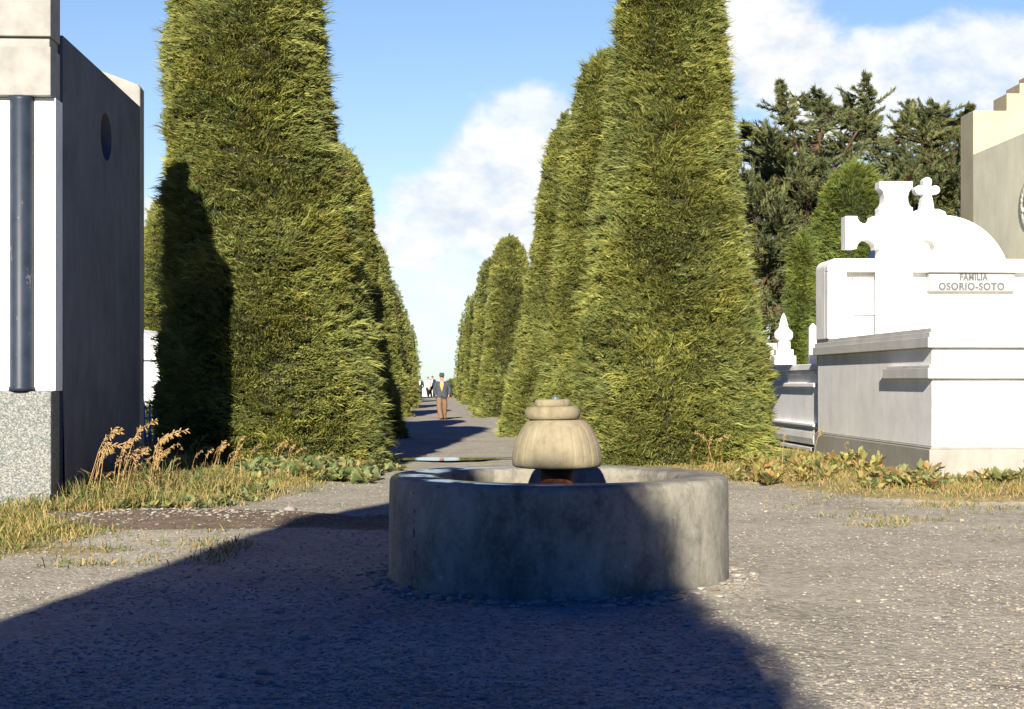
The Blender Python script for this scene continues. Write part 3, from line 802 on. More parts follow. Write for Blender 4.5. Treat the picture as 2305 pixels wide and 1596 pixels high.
# --- arched tombstone behind with a small cross
at_ = thing('arched_tombstone', 'white round-arched tombstone carrying a small budded cross, behind the massive cross', 'tombstone', (px(2120, 26.6), 26.6, 0), None, RZ)
Ra = 158/F*26.6; za = pz(642, 26.6)
mb = MB(); mb.prism([(-Ra, -.1), (Ra, -.1)] + [(Ra*math.cos(PI*i/40), za+Ra*math.sin(PI*i/40)) for i in range(41)], 0, .8)
part('arch', mb, M['white'], at_, .015)
sc_ = 26.6/F; c0 = -24*sc_; zb = pz(481, 26.6)
mb = MB(); mb.prism([(c0-44*sc_, zb-.12), (c0+44*sc_, zb-.12), (c0+36*sc_, zb+.05), (c0+22*sc_, zb+.10), (c0-22*sc_, zb+.10), (c0-36*sc_, zb+.05)], .1, .55)
part('cross_base', mb, M['white'], at_, .02)
zc_ = pz(424, 26.6)
def budded(cx, cz, a, b, bot, top):
    P = [(cx-b*1.35, bot), (cx+b*1.35, bot), (cx+b*1.0, cz-.16), (cx+b*.75, cz-.10)]
    lobes = lambda ox, oz, d: None
    def bud(px_, pz_, ang):
        pts = []
        for i in range(9):
            t = ang-PI*.62+2*PI*.62*i/8; pts.append((px_+a*math.cos(t), pz_+a*math.sin(t)))
        return pts
    arm = .155
    P += bud(cx+arm, cz, 0); P += [(cx+b*.7, cz+b*.7)]
    P += bud(cx, top-a, PI/2); P += [(cx-b*.7, cz+b*.7)]
    P += bud(cx-arm, cz, PI); P += [(cx-b*.75, cz-.10), (cx-b*1.0, cz-.16)]
    return P
mb = MB(); mb.prism(budded(c0, zc_, .085, .095, zb+.10, pz(395, 26.6)), .22, .42)
part('cross', mb, M['white'], at_, .01)

# --- low moulded tomb between the huge cypress and the family tomb
lt = thing('low_tomb', 'low white moulded tomb between the huge cypress and the family tomb', 'tomb', (px(1838, 26.6), 26.6, 0), None, RZ)
mb = MB(); mb.box(0, 2.0, 0, 4.6, .36, 1.62); part('body', mb, M['white'], lt, .01)
mb = MB(); mb.box(-.10, 2.1, -.02, 4.7, 1.622, 1.74); mb.box(-.05, 2.05, -.01, 4.65, 1.55, 1.618); part('cornice', mb, M['white'], lt, .012)
mb = MB(); mb.box(-.07, 2.05, -.015, 4.66, 1.30, 1.385); part('upper_moulding', mb, M['white'], lt, .015)
mb = MB(); mb.box(-.08, 2.05, -.015, 4.66, .56, .62); part('lower_moulding', mb, M['white'], lt, .015)
mb = MB(); mb.prism([(-.06,.22),(2.05,.22),(2.05,.52),(-.01,.52),(-.05,.44),(-.08,.34)], -.012, 4.66); mb.box(-.12, 2.1, -.03, 4.7, .10, .17); mb.box(-.14, 2.1, -.05, 4.72, -.15, .06)
part('base_steps', mb, M['white_dirty'], lt, .012)
# urn finial and block resting on it
def finial(x, Y, label):
    X = px(x, Y); z0 = 1.742
    f = thing('urn_finial', label, 'urn', (X, Y, z0))
    k = Y/F
    mb = MB(); mb.box(-24*k, 24*k, -.2, .2, 0, 20*k); mb.box(-19*k, 19*k, -.16, .16, 20*k, 34*k); mb.box(-13*k, 13*k, -.11, .11, 34*k, 52*k)
    part('pedestal', mb, M['white'], f, .01)
    mb = MB(); mb.lathe([(10*k,52*k),(18*k,56*k),(21*k,62*k),(21*k,72*k),(18*k,76*k),(12*k,82*k),(9.5*k,88*k),(11*k,90*k),(9*k,93*k),(7*k,102*k),(3.5*k,112*k),(.5*k,116*k)], 0, 0, 28)
    part('urn', mb, M['white'], f)
finial(1763, 28.2, 'white stone urn finial with pointed lid on the low tomb')
pb = thing('stone_vase', 'blocky white stone vase beside the urn finial, half behind the cypress', 'vase', (px(1738, 29.6), 29.6, 1.742))
mb = MB(); k = 29.6/F
mb.box(-15*k, 15*k, -.14, .14, 0, 8*k); mb.lathe([(9*k,8*k),(12*k,20*k),(15*k,34*k),(19*k,44*k),(19*k,50*k)], 0, 0, 24)
part('vase_body', mb, M['white'], pb, .01)
hs = thing('headstone', 'thin pointed white headstone squeezed against the left side of the family tomb', 'headstone', (px(1829, 29.5), 29.5, 1.742))
mb = MB(); k = 29.5/F; mb.prism([(-7*k,-.0),(9*k,0),(9*k,86*k),(1*k,96*k),(-7*k,86*k)], 0, .14); part('slab', mb, M['white'], hs, .01)

# --- white tomb and railing at the left, behind the mausoleum
wt = thing('small_tomb', 'small white gabled tomb seen behind the dark mausoleum wall, left', 'tomb', (-7.6, 32, 0))
mb = MB(); mb.box(-2.2, .38, 0, 2.4, .35, 1.9); part('body', mb, M['white'], wt, .01)
mb = MB(); mb.prism([(-2.4,1.902),(.5,1.902),(.5,2.0),(-.95,2.62),(-2.4,2.0)], -.12, 2.5); part('roof', mb, M['white'], wt, .01)
mb = MB(); mb.box(-2.4, .5, -.2, 2.5, -.1, .35); part('base', mb, M['white_dirty'], wt, .01)
mb = MB(); mb.box(.02, .12, -.06, -.002, .4, 1.55); part('pilaster', mb, M['white_dirty'], wt, .006)
rl = thing('iron_railing', 'blue iron railing with spear tops, skylight tint in its colour, behind the dry grass', 'railing', (-8.4, 28.0, 0))
mb = MB(); mb.box(0, 2.1, -.015, .015, .48, .51); part('top_rail', mb, M['iron'], rl)
mb = MB(); mb.box(0, 2.1, -.013, .013, .70, .72); part('middle_rail', mb, M['iron'], rl)
for k in range(19):
    x = .06+.11*k
    mb = MB(); mb.tube([(x,0,-.05),(x,0,.90)], .020, 6)
    mb.tube([(x,0,.86),(x,0,.90),(x,0,.93),(x,0,1.0)], [.02,.036,.028,.003], 6)
    mb.tube([(x-.05,0,.0),(x-.035,0,.25),(x-.012,0,.44)], .016, 5); mb.tube([(x+.05,0,.0),(x+.035,0,.25),(x+.012,0,.44)], .016, 5)
    part('baluster', mb, M['iron'], rl)

def low_hedge():  # hedge added as a dark backing behind the railing
    rng = np.random.default_rng(77); n = 9000
    P = np.stack([rng.uniform(-9.2, -6.4, n), 30.3+rng.uniform(-.25, .25, n), rng.uniform(0, .86, n)], 1)
    V, T = ribbons(P, unit(rng.normal(size=(n, 3))+np.array([0, -.5, .5])), .06+.08*rng.random(n), .03+.02*rng.random(n), rng.normal(size=n), rng)
    col = np.array([.10, .13, .04])*(.7+.6*rng.random((n, 1)))
    tag(link('hedge', tri_mesh('hedge', V, T, np.repeat(col, 5, 0)), M['leaf']), 'low hedge added as dark backing between the iron railing and the small white tomb, left', 'hedge')
low_hedge()
# --- fountain
fx, fy = .33, 10.2
fo = thing('fountain', 'round concrete fountain basin with ribbed stone dome in the middle of the gravel', 'fountain', (fx, fy, 0))
prof = [(1.215,-.1),(1.212,.05),(1.21,.3),(1.208,.60),(1.205,.70),(1.195,.725),(1.175,.738),(1.14,.742),(.92,.738),(.875,.732),(.855,.715),(.848,.68),(.84,.3),(.835,.12)]
mb = MB()
mb.lathe(prof, 0, 0, 128, True, lambda a, z, r: 1+.0035*nz(math.cos(a)*3, math.sin(a)*3, z*2)+.0015*nz(math.cos(a)*12, math.sin(a)*12, z*9))
mb.f = mb.f[:-2]; mb.sm = mb.sm[:-2]
part('basin', mb, M['concrete'], fo)
mb = MB(); mb.lathe([(.9,.02),(.9,.12)], 0, 0, 48, False); part('basin_floor', mb, M['concrete'], fo)
mb = MB(); mb.lathe([(.846,.2),(.846,.30)], 0, 0, 64, False); part('water', mb, M['water'], fo)
k = 10.2/F
bp = [(.12,pz(1052,10.2)),(.27,pz(1052,10.2)),(.305,pz(1050,10.2)),(.320,pz(1045,10.2)),(.3225,pz(1036,10.2)),(.318,pz(1020,10.2)),(.305,pz(1000,10.2)),(.282,pz(980,10.2)),(.25,pz(962,10.2)),(.215,pz(950,10.2)),(.19,pz(944.5,10.2)),(.05,pz(944,10.2))]
# resample smoothly
def resample(pr, n):
    P = np.array(pr); d = np.r_[0, np.cumsum(np.linalg.norm(np.diff(P, axis=0), axis=1))]
    t = np.linspace(0, d[-1], n); return [(float(np.interp(q, d, P[:, 0])), float(np.interp(q, d, P[:, 1]))) for q in t]
z_lo = pz(1052,10.2)
def rib(a, z, r):
    f = min(1, max(0, (z-z_lo-.012)/.05))
    g = abs(((a*26/(2*PI)) % 1)-.5)*2                  # 0 mid rib, 1 at the groove
    return 1 - .013*f*max(0, (g-.72)/.28)**1.5 + .004*nz(math.cos(a)*6, math.sin(a)*6, z*12)
mb = MB(); mb.lathe(resample(bp, 46), -.008, 0, 312, True, rib); dome = part('dome', mb, M['bowl'], fo)
tilt = math.radians(-.9)
mb = MB(); z0 = pz(943,10.2); z1 = pz(914,10.2)
h = z1-z0
mb.lathe([(.15,z0-.004),(.182,z0),(.194,z0+.012),(.200,z0+h*.4),(.197,z0+h*.7),(.182,z0+h*.93),(.165,z0+h),(.05,z0+h+.002)], -.02, 0, 48, True, lambda a, z, r: 1+.012*nz(math.cos(a)*4, math.sin(a)*4, z*9))
o = part('collar', mb, M['bowl'], fo); o.rotation_euler = (0, tilt, 0)
mb = MB(); z0 = z1-.004; z1 = pz(898.5,10.2); h = z1-z0
mb.lathe([(.128,z0),(.130,z0+h*.3),(.129,z0+h*.75),(.122,z0+h*.95),(.11,z0+h),(.03,z0+h)], -.018, 0, 48, True, lambda a, z, r: 1+.03*nz(math.cos(a)*4+9, math.sin(a)*4, z*9)-.03*max(0, math.cos(a*16))**6)
o = part('cap', mb, M['bowl'], fo); o.rotation_euler = (0, tilt, 0)
mb = MB(); mb.lathe([(.026,z1-.02),(.026,z1+.012),(.023,z1+.018)], -.018, 0, 24, False); part('pipe_end', mb, M['steel'], fo)
mb = MB(); mb.lathe([(.125,.31),(.135,.36),(.135,.60),(.128,.64),(.118,.66),(.115,z_lo+.004)], -.008, 0, 40); part('pedestal', mb, M['rust'], fo)
mb = MB(); mb.lathe([(.14,.52),(.146,.56),(.144,.62),(.136,.655),(.12,.665)], -.008, 0, 40); part('pedestal_ring', mb, M['rust'], fo)

# ------------------------------------------------------------------ shade-casters behind the viewpoint
bc = thing('rear_mausoleum', 'grey gabled mausoleum standing behind the viewpoint, shading the gravel', 'mausoleum', (-2.9, -6, 0))
mb = MB()
P = [(-4.38,-.1),(-.9,-.1),(-.9,6.85),(-1.445,6.98),(-1.92,7.42),(-2.6,8.5),(-3.3,9.4),(-3.9,9.1),(-4.30,8.42),(-4.38,8.3)]
KZ = math.tan(SUN_EL)/.4
DX = 1.445-15*SLOPE
mb.prism([(x+DX+2.9, z*KZ) for x, z in P], -4.0, 0); part('wall', mb, M['render_grey'], bc, .02)
mb = MB(); mb.box(-.9, .3, .002, .06, 0, 2.3); part('door', mb, M['iron'], bc, .01)
topY = -7.0
def topiary_world(name, cx, Y, prof, n, label, seed):
    P = [(HY-(z-EYE)/Y*F if Y > 0 else 0, 0, 0) for z, r in prof]
# same clipped shape, given directly in metres
def topiary_m(cx, Y, prof, n, label, group, seed, scale=1.0):
    Yr = 10.0
    pr = [(HY-(z-EYE)/Yr*F, CX+(cx-r)/Yr*F, CX+(cx+r)/Yr*F) for z, r in prof]
    o = topiary('clipped_cypress', Yr, pr, n, label, group, seed, scale)
    o.location.y = Y; return o
topiary_m(-1.62+1.54-16*SLOPE, topY, [(z_*KZ, r_) for z_, r_ in [(0,1.9),(2,1.9),(5.2,1.80),(5.9,1.54),(6.6,1.26),(6.95,1.14),(7.2,1.0),(7.38,.7),(7.45,.2)]], 110000, 'clipped cypress behind the viewpoint beside the grey mausoleum', None, 41, .5)

# ------------------------------------------------------------------ people
def skin_body(name, joints, edges, mat, parent, root=0):
    names = list(joints); idx = {k: i for i, k in enumerate(names)}
    me = bpy.data.meshes.new(name); me.from_pydata([joints[k][0] for k in names], [(idx[a], idx[b]) for a, b in edges], [])
    o = link(name, me, mat, parent)
    sk = o.modifiers.new('Skin', 'SKIN'); sk.use_smooth_shade = True
    for i, k in enumerate(names):
        v = me.skin_vertices[0].data[i]; r = joints[k][1]
        v.radius = r if isinstance(r, tuple) else (r, r); v.use_root = (i == root)
    s_ = o.modifiers.new('Subdivision', 'SUBSURF'); s_.levels = 2; s_.render_levels = 2
    return o
def ell(cx, cy, z, rx, ry, n=20, front=None):
    out = []
    for i in range(n):
        a = 2*PI*i/n; x, y = cx+rx*math.cos(a), cy+ry*math.sin(a)
        out.append((x, y, z if front is None else z+front(x-cx, y-cy)))
    return out
M['skin'] = flat_mat('weathered_skin', (.46, .24, .15), .6, .08, 12, .1, 80, .3)
M['eye'] = flat_mat('dark_eye', (.02, .015, .012), .3, 0, 5, 0)
M['shoe'] = flat_mat('dark_leather', (.018, .015, .014), .45, .2, 20, .1, 80, .4)

def person(label, loc, rz, scale, jacket, trousers, shirt, hat=None, scarf=None, hair=(.05,.04,.03), coat=False, sit=False, arms=None, feet=None, fingers=True, group=None):
    root = thing('person', label, 'person', loc, group, rz); root.scale = (scale,)*3
    A = arms or [((-.30,.07,1.16),(-.23,.0,.95),(-.19,-.04,.89)), ((.32,.06,1.16),(.275,-.07,.95),(.26,-.12,.88))]
    Ft = feet or [(-.035,-.20), (.085,.14)]
    hip = .92
    if sit: hip = .50
    dz = hip-.92
    z = lambda v: v+dz
    J = {}; E = []
    J['pelvis'] = ((0,0,z(.94)), (.15,.10)); J['waist'] = ((0,0,z(1.10)), (.135,.09)); J['chest'] = ((0,.0,z(1.32)), (.155,.10))
    J['neckbase'] = ((0,.005,z(1.46)), .06); J['neck'] = ((0,-.005,z(1.52)), .052); J['jaw'] = ((0,-.025,z(1.57)), (.062,.07)); J['head'] = ((0,-.012,z(1.645)), (.075,.092)); J['crown'] = ((0,0,z(1.715)), (.06,.075))
    J['nose'] = ((0,-.112,z(1.612)), .014)
    J['chin'] = ((0,-.078,z(1.548)), .026)
    E += [('pelvis','waist'),('waist','chest'),('chest','neckbase'),('neckbase','neck'),('neck','jaw'),('jaw','head'),('head','crown'),('head','nose'),('jaw','chin')]
    for s_, nm in ((-1,'l'), (1,'r')):
        J['ear'+nm] = ((s_*.083,.005,z(1.625)), .02); E.append(('head','ear'+nm))
        el, wr, ha = A[0 if s_ < 0 else 1]
        J['sh'+nm] = ((s_*.17,.01,z(1.425)), .065); J['el'+nm] = ((el[0],el[1],z(el[2])), .042); J['wr'+nm] = ((wr[0],wr[1],z(wr[2])), .028)
        w, h_ = Vector(J['wr'+nm][0]), Vector((ha[0],ha[1],z(ha[2])))
        J['palm'+nm] = (tuple(w.lerp(h_, .95)), (.036,.022))
        E += [('chest','sh'+nm),('sh'+nm,'el'+nm),('el'+nm,'wr'+nm),('wr'+nm,'palm'+nm)]
        if fingers:
            d = (h_-w).normalized(); side = Vector((0,1,0)).cross(d); side = d.cross(Vector((1,0,0))).normalized()
            for q in range(4):
                o_ = side*(.026*(q-1.5)/1.5); ln = [.062,.075,.07,.055][q]
                b_ = Vector(J['palm'+nm][0])+o_+d*.03; c_ = b_+d*ln*.6+Vector((-s_*.012,0,0)); e_ = c_+d*ln*.35+Vector((-s_*.03,0,.01))
                J[f'fa{q}{nm}'] = (tuple(b_), .010); J[f'fb{q}{nm}'] = (tuple(c_), .009); J[f'fc{q}{nm}'] = (tuple(e_), .0075)
                E += [('palm'+nm, f'fa{q}{nm}'),(f'fa{q}{nm}',f'fb{q}{nm}'),(f'fb{q}{nm}',f'fc{q}{nm}')]
            tb_ = w.lerp(h_, .6)-side*.03; te = tb_-side*.025+d*.045
            J['ta'+nm] = (tuple(tb_), .012); J['tb'+nm] = (tuple(te), .010); E += [('palm'+nm,'ta'+nm),('ta'+nm,'tb'+nm)]
        f = Ft[0 if s_ < 0 else 1]
        J['hp'+nm] = ((s_*.085,0,z(.88)), .085)
        if sit: kn = (s_*.13,-.42,.50); an = (f[0]+s_*.05,-.46,.09)
        else: kn = (s_*.095+f[0]*.25, f[1]*.5-.04, .48); an = (f[0], f[1]+.02, .08)
        J['kn'+nm] = (kn, .055); J['an'+nm] = (an, .038); J['toe'+nm] = ((an[0]+s_*.02, an[1]-.13, .035), .03)
        E += [('pelvis','hp'+nm),('hp'+nm,'kn'+nm),('kn'+nm,'an'+nm),('an'+nm,'toe'+nm)]
    body = skin_body('body', J, E, M['skin'], root)
    # face
    for s_ in (-1, 1):
        mb = MB(); mb.lathe([(.002,-.011),(.010,-.006),(.012,0),(.010,.006),(.002,.011)], s_*.033, -.098, 10)
        mb.v = [(x, y, zz+z(1.642)) for x, y, zz in mb.v]; part('eye', mb, M['eye'], root)
    # trousers
    tr = MB()
    if not sit:
        tr.rings([ell(0,.005,z(v),rx,ry) for v,rx,ry in ((.80,.185,.135),(.90,.19,.14),(1.0,.175,.125),(1.06,.165,.115))])
    for s_, nm in ((-1,'l'), (1,'r')):
        hp, kn, an = Vector(J['hp'+nm][0]), Vector(J['kn'+nm][0]), Vector(J['an'+nm][0])
        up = hp+Vector((0,0,.04)) if not sit else hp+Vector((0,.08,.02))
        pts = [up, hp.lerp(kn,.3), hp.lerp(kn,.7), kn, kn.lerp(an,.35), kn.lerp(an,.7), an+Vector((0,-.005,.02)), an+Vector((0,-.01,-.045))]
        rr = [.115,.115,.105,.100,.096,.094,.092,.095]
        tr.tube(pts, rr, 14)
    part('trousers', tr, trousers, root)
    for s_, nm in ((-1,'l'), (1,'r')):
        an, to = Vector(J['an'+nm][0]), Vector(J['toe'+nm][0])
        sh = MB(); yb_ = an.y+.07; 
        sh.rings([ell(an.x, an.y-.04, 0.002, .052, .135, 16), ell(an.x, an.y-.04, .03, .055, .14, 16), ell(an.x, an.y-.03, .06, .050, .115, 16), ell(an.x, an.y+.02, .10, .045, .06, 16)])
        part('shoe', sh, M['shoe'], root)
    # jacket or coat
    jk = MB()
    hem = .62 if coat else .80
    if sit: hem = .86
    cut = (lambda x, y: .13*max(0, 1-abs(x)/.10) if y < 0 else 0) if not coat else None
    rows = [(hem,.232,.155),(.90,.232,.155),(1.02,.222,.145),(1.12,.215,.14),(1.25,.228,.145),(1.36,.228,.135),(1.43,.195,.11),(1.475,.10,.075)]
    jk.rings([ell(0,.005,z(v),rx,ry,28,(cut if k == 0 else None)) for k,(v,rx,ry) in enumerate(rows)])
    for s_, nm in ((-1,'l'), (1,'r')):
        sh_, el, wr = Vector(J['sh'+nm][0]), Vector(J['el'+nm][0]), Vector(J['wr'+nm][0])
        jk.tube([sh_+Vector((-s_*.05,0,.0)), sh_+Vector((s_*.03,0,-.03)), sh_.lerp(el,.5), el, el.lerp(wr,.5), wr], [.075,.088,.078,.070,.064,.055], 14)
    part('coat' if coat else 'jacket', jk, jacket, root)
    # shirt front in the open neck
    vb = MB()
    vb.add([(-.062,-.105,z(1.462)),(.062,-.105,z(1.462)),(.075,-.134,z(1.36)),(.045,-.147,z(1.22)),(0,-.152,z(1.08)),(-.045,-.147,z(1.22)),(-.075,-.134,z(1.36)),(0,-.142,z(1.40)),(0,-.156,z(1.24)),
            (-.055,.06,z(1.46)),(.055,.06,z(1.46))],
           [(0,1,7),(1,2,7),(0,7,6),(7,2,8),(7,8,6),(2,3,8),(6,8,5),(3,4,8),(8,4,5),(0,9,10,1)])
    part('sweater', vb, shirt, root)
    if scarf:
        sc = MB(); sc.rings([ell(0,-.012,z(v),rx,ry,20,(lambda x,y: -.03 if y < -.05 else 0)) for v,rx,ry in ((1.445,.085,.10),(1.475,.083,.092),(1.515,.070,.078),(1.535,.06,.07))])
        sc.add([(-.06,-.115,z(1.455)),(.06,-.115,z(1.455)),(.062,-.142,z(1.375)),(0,-.155,z(1.335)),(-.062,-.142,z(1.375))], [(0,1,2,3,4)])
        part('scarf', sc, scarf, root)
    if hat:
        ht = MB()
        ht.rings([ell(0,-.012,z(v),rx,ry,28,f_) for v,rx,ry,f_ in ((1.668,.135,.16,lambda x,y: .02*abs(x)/.13),(1.678,.136,.161,lambda x,y: .02*abs(x)/.13),(1.684,.100,.118,None),(1.75,.096,.112,None),(1.80,.083,.100,lambda x,y: -.0),(1.815,.06,.078,None),(1.795,.03,.05,None))])
        part('hat', ht, hat, root)
    else:
        hr = MB(); hr.rings([ell(0,.018,z(v),rx,ry,20) for v,rx,ry in ((1.60,.085,.085),(1.67,.092,.102),(1.72,.086,.098),(1.755,.05,.06),(1.762,.01,.01))])
        part('hair', hr, flat_mat('dark_hair', hair, .6, .2, 40, .2, 120), root)
    return root
tweed = cloth('grey_tweed', (.062,.072,.082)); brown = cloth('brown_wool', (.205,.125,.075)); mustard = cloth('mustard_knit', (.42,.34,.10))
pink = cloth('pink_cotton', (.72,.28,.30)); green = cloth('green_felt', (.045,.075,.060)); navy = cloth('navy_wool', (.03,.038,.05)); beige = cloth('beige_coat', (.62,.52,.42)); whitec = cloth('white_shirt', (.75,.73,.70))
dark = cloth('black_wool', (.02,.02,.022))
mY = 53.2
person('man in green hat, dark jacket, pink scarf and brown trousers walking up the path', (px(994, mY), mY, gz(px(994,mY), mY)), 0.06, .965, tweed, brown, mustard, green, pink)
p1Y = 112
person('standing dark-suited figure in a hat at the far path end, half behind the left row', (px(944, p1Y), p1Y, 0), .2, 1.0, navy, dark, whitec, navy, None, fingers=False, group='people at the far end of the path')
p2Y = 133
person('figure in a pale beige coat sitting low at the far path end', (px(963, p2Y), p2Y, 0), .35, 1.08, beige, dark, whitec, None, None, (.12,.1,.09), True, False, fingers=False, group='people at the far end of the path')
person('dark-haired figure in dark jacket beside the beige coat at the far path end', (px(973, p2Y+1), p2Y+1, 0), -.25, 1.12, navy, dark, whitec, None, None, fingers=False, group='people at the far end of the path')
# low whitewashed graves at the end of the path
for k, (x, Y, w, h, lab) in enumerate([(954,137,.85,1.05,'left one of the low white graves closing the far end of the path'),(996,139,.9,.72,'right one of the low white graves at the far path end, beside the walking man')]):
    g = thing('white_grave', lab, 'grave', (px(x, Y), Y, 0), 'white graves at the far end')
    mb = MB(); mb.box(-w, w, 0, .5, -.1, h*.7); part('base', mb, M['white'], g, .03)
    mb = MB(); mb.prism([(-w*.5,h*.702),(w*.5,h*.702),(w*.5,h)]+[(w*.5*math.cos(PI*i/12), h+w*.3*math.sin(PI*i/12)) for i in range(1,12)]+[(-w*.5,h)], .05, .35); part('headstone', mb, M['white'], g, .02)

# a bush closing the far right end of the path
def bush(X, Y, rx, rz_, label, seed, n=5000):
    rng = np.random.default_rng(seed)
    d = unit(rng.normal(size=(n, 3))); d[:, 2] = np.abs(d[:, 2])
    P = d*np.array([rx, rx, rz_])*(.75+.25*rng.random((n, 1)))
    V, T = ribbons(P, unit(d+np.array([0,0,.3])+rng.normal(size=(n,3))*.4), .15+.2*rng.random(n), .07+.05*rng.random(n), rng.normal(size=n), rng)
    col = np.array([.08,.095,.03])*(.7+.7*rng.random((n,1)))
    o = link('bush', tri_mesh('bush', V, T, np.repeat(col, 5, 0)), M['leaf']); o.location = (X, Y, 0)
    tag(o, label, 'bush')
bush(px(1016,132), 132, .9, 1.5, 'round green bush at the far right end of the path', 51)

# ------------------------------------------------------------------ verge plants
def grass_mass():
    rng = np.random.default_rng(8)
    N = 230000
    y = 10.8 + rng.random(N)**1.1*17; x = (rng.random(N)*2-1)*.40*y
    keep = np.zeros(N, bool); hgt = np.zeros(N); green = np.zeros(N)
    for i in range(N):
        X, Y = x[i], y[i]
        l, r = verge(X, Y)
        n_ = nz(X*1.1, Y*1.1, 21); n2 = nz(X*3, Y*3, 5)
        d = max(l, r)
        if math.hypot((X+3.3)/1.7, (Y-14.5)/1.0) < 1+.3*n2: continue
        if X < -5.0 and Y > 15.6 and X > -8.7 and Y < 20.6 and X < -5.04-.0516*(Y-15.7): continue
        if X > 5.78 and Y > 19.8: continue
        if Y > 22.4 and (abs(X+3.97) < 1.75): continue
        if d > 0:
            if rng.random() < min(1, .40+d*.9)*(.85+.5*n_)*(.6+.8*n2 if X > 0 else 1):
                keep[i] = 1; hgt[i] = min(1, .25+d*.6)*(.8+.5*n_)*(.42 if X > 0 else 1.15)*(.62 if (X < -4.3 and Y < 15.8) else 1)
                if X < 0 and Y > 18.6 and X > -4.6: hgt[i] *= .6
                green[i] = .35+.5*n2+(.25 if X < 0 else .0)
        else:
            # sparse tufts on the gravel
            p = 0
            if X < -2.2 and Y < 13.6 and Y > 10.8: p = .75*max(0, n_+.05)+.3*max(0, n2)
            if X > 2 and Y < 17.5 and Y > 13.5: p = 1.1*max(0, nz(X*.9, Y*2.2, 33)-.12)
            if rng.random() < p: keep[i] = 1; hgt[i] = .16+.12*rng.random(); green[i] = .75
    x, y, h, g = x[keep], y[keep], hgt[keep], green[keep]; n = len(x)
    z = np.array([gz(a, b) for a, b in zip(x, y)])
    P = np.stack([x, y, z-.01], 1)
    D = unit(np.stack([rng.normal(size=n)*.45, rng.normal(size=n)*.45, np.full(n, .9)], 1))
    L = (.07+.22*rng.random(n)**1.5+.25*(rng.random(n) < .05)*rng.random(n))*h*1.35+.02
    V, T = ribbons(P, D, L, .006+.007*rng.random(n), rng.random(n)*1.6, rng)
    dry = np.array([.41,.335,.15]); dry2 = np.array([.30,.215,.095]); gr = np.array([.13,.17,.045])
    m = (rng.random(n) < np.clip(g, 0, 1)*.75)[:, None]; m2 = rng.random((n, 1))
    col = np.where(m, gr*(.7+.6*rng.random((n,1))), dry*m2+dry2*(1-m2))
    tag(link('grass', tri_mesh('grass', V, T, np.repeat(col, 5, 0)), M['grass']), kind='stuff')
grass_mass()

def dock_mesh(seed, nleaf, size, width, upright, pal, stem=.15):
    rng = random.Random(seed); V = []; T = []; Cc = []
    for k in range(nleaf):
        a = 2*PI*k/nleaf*1.0+rng.uniform(-.6,.6); L = size*rng.uniform(.45,1.1); w = L*width*rng.uniform(.75,1.25)
        el = rng.uniform(*upright); c = rng.choice(pal); f = rng.uniform(.7,1.25); c = [q*f for q in c]; c2 = rng.choice(pal)
        b = len(V); roll = rng.uniform(-.8,.8); n = 9; bend = rng.uniform(.25,.8); yaw = rng.uniform(-.6,.6)
        for i in range(n):
            t = i/(n-1)
            rr = L*t*math.cos(el)+.25*L*bend*t*t; zz = L*(t*math.sin(el)-bend*.5*t*t*math.sin(el))
            aa = a+yaw*t*t
            u = max(0, (t-stem)/(1-stem))
            prof = (math.sin(PI*min(1, u*.97+.03))**.7)*w*.5*(1+.22*math.sin(11*t+k*2)) if t > stem else .004
            s_ = Vector((-math.sin(aa), math.cos(aa), roll+.35*math.sin(8*t+k))).normalized()
            p = Vector((math.cos(aa)*rr, math.sin(aa)*rr, zz+.005))
            V += [p-s_*prof+Vector((0,0,.25*prof*math.sin(13*t+k))), p+Vector((0,0,-.22*prof)), p+s_*prof+Vector((0,0,.25*prof*math.cos(12*t+k)))]
            m = max(0, min(1, (t-.55)*1.6))*.6
            cc = [c[q]*(1-m)+c2[q]*m for q in range(3)]
            Cc += [[q*.9 for q in cc], [q*1.12 for q in cc], [q*1.0 for q in cc]]
            if i:
                o = b+3*(i-1)
                T += [(o,o+1,o+4),(o,o+4,o+3),(o+1,o+2,o+5),(o+1,o+5,o+4)]
    me = tri_mesh('dock_plant', [tuple(v) for v in V], T, np.array(Cc), True); me.materials.append(M['dock']); return me
greenp = [(.17,.22,.095),(.21,.26,.12),(.12,.18,.07),(.26,.29,.15),(.30,.27,.11)]
yelp = [(.36,.32,.10),(.40,.32,.13),(.26,.28,.10),(.38,.24,.11),(.20,.24,.08),(.30,.29,.11)]
docks_g = [dock_mesh(k, 20+k, .20, .62, (.3,1.2), greenp, .45) for k in range(5)]
docks_y = [dock_mesh(20+k, 15+k, .36, .26, (.7,1.45), yelp, .12) for k in range(5)]
docks_m = [dock_mesh(40+k, 13+k, .30, .38, (.4,1.3), greenp+yelp[1:4], .18) for k in range(5)]
def plant(pool, k, x, y, s, label, group, rnd):
    o = bpy.data.objects.new('dock_plant', pool[k % len(pool)]); C.objects.link(o)
    o.location = (x, y, gz(x, y)); o.scale = (s, s, s*rnd.uniform(.8, 1.2)); o.rotation_euler = (0, 0, rnd.uniform(0, 6.28))
    tag(o, label, 'plant', group)
rnd = random.Random(9)
k = 0
while k < 80:                                           # leafy strip under the huge left cypress
    Y = rnd.uniform(19.5, 22.4); x = rnd.uniform(560, 900); X = px(x, Y)
    if verge(X, Y)[0] < .02 and rnd.random() < .8: continue
    plant(docks_g, k, X, Y, rnd.uniform(1.0, 1.7), 'low grey-green broad-leaved plant at the foot of the huge left cypress', 'broad-leaved plants under the left cypress', rnd); k += 1
k = 0
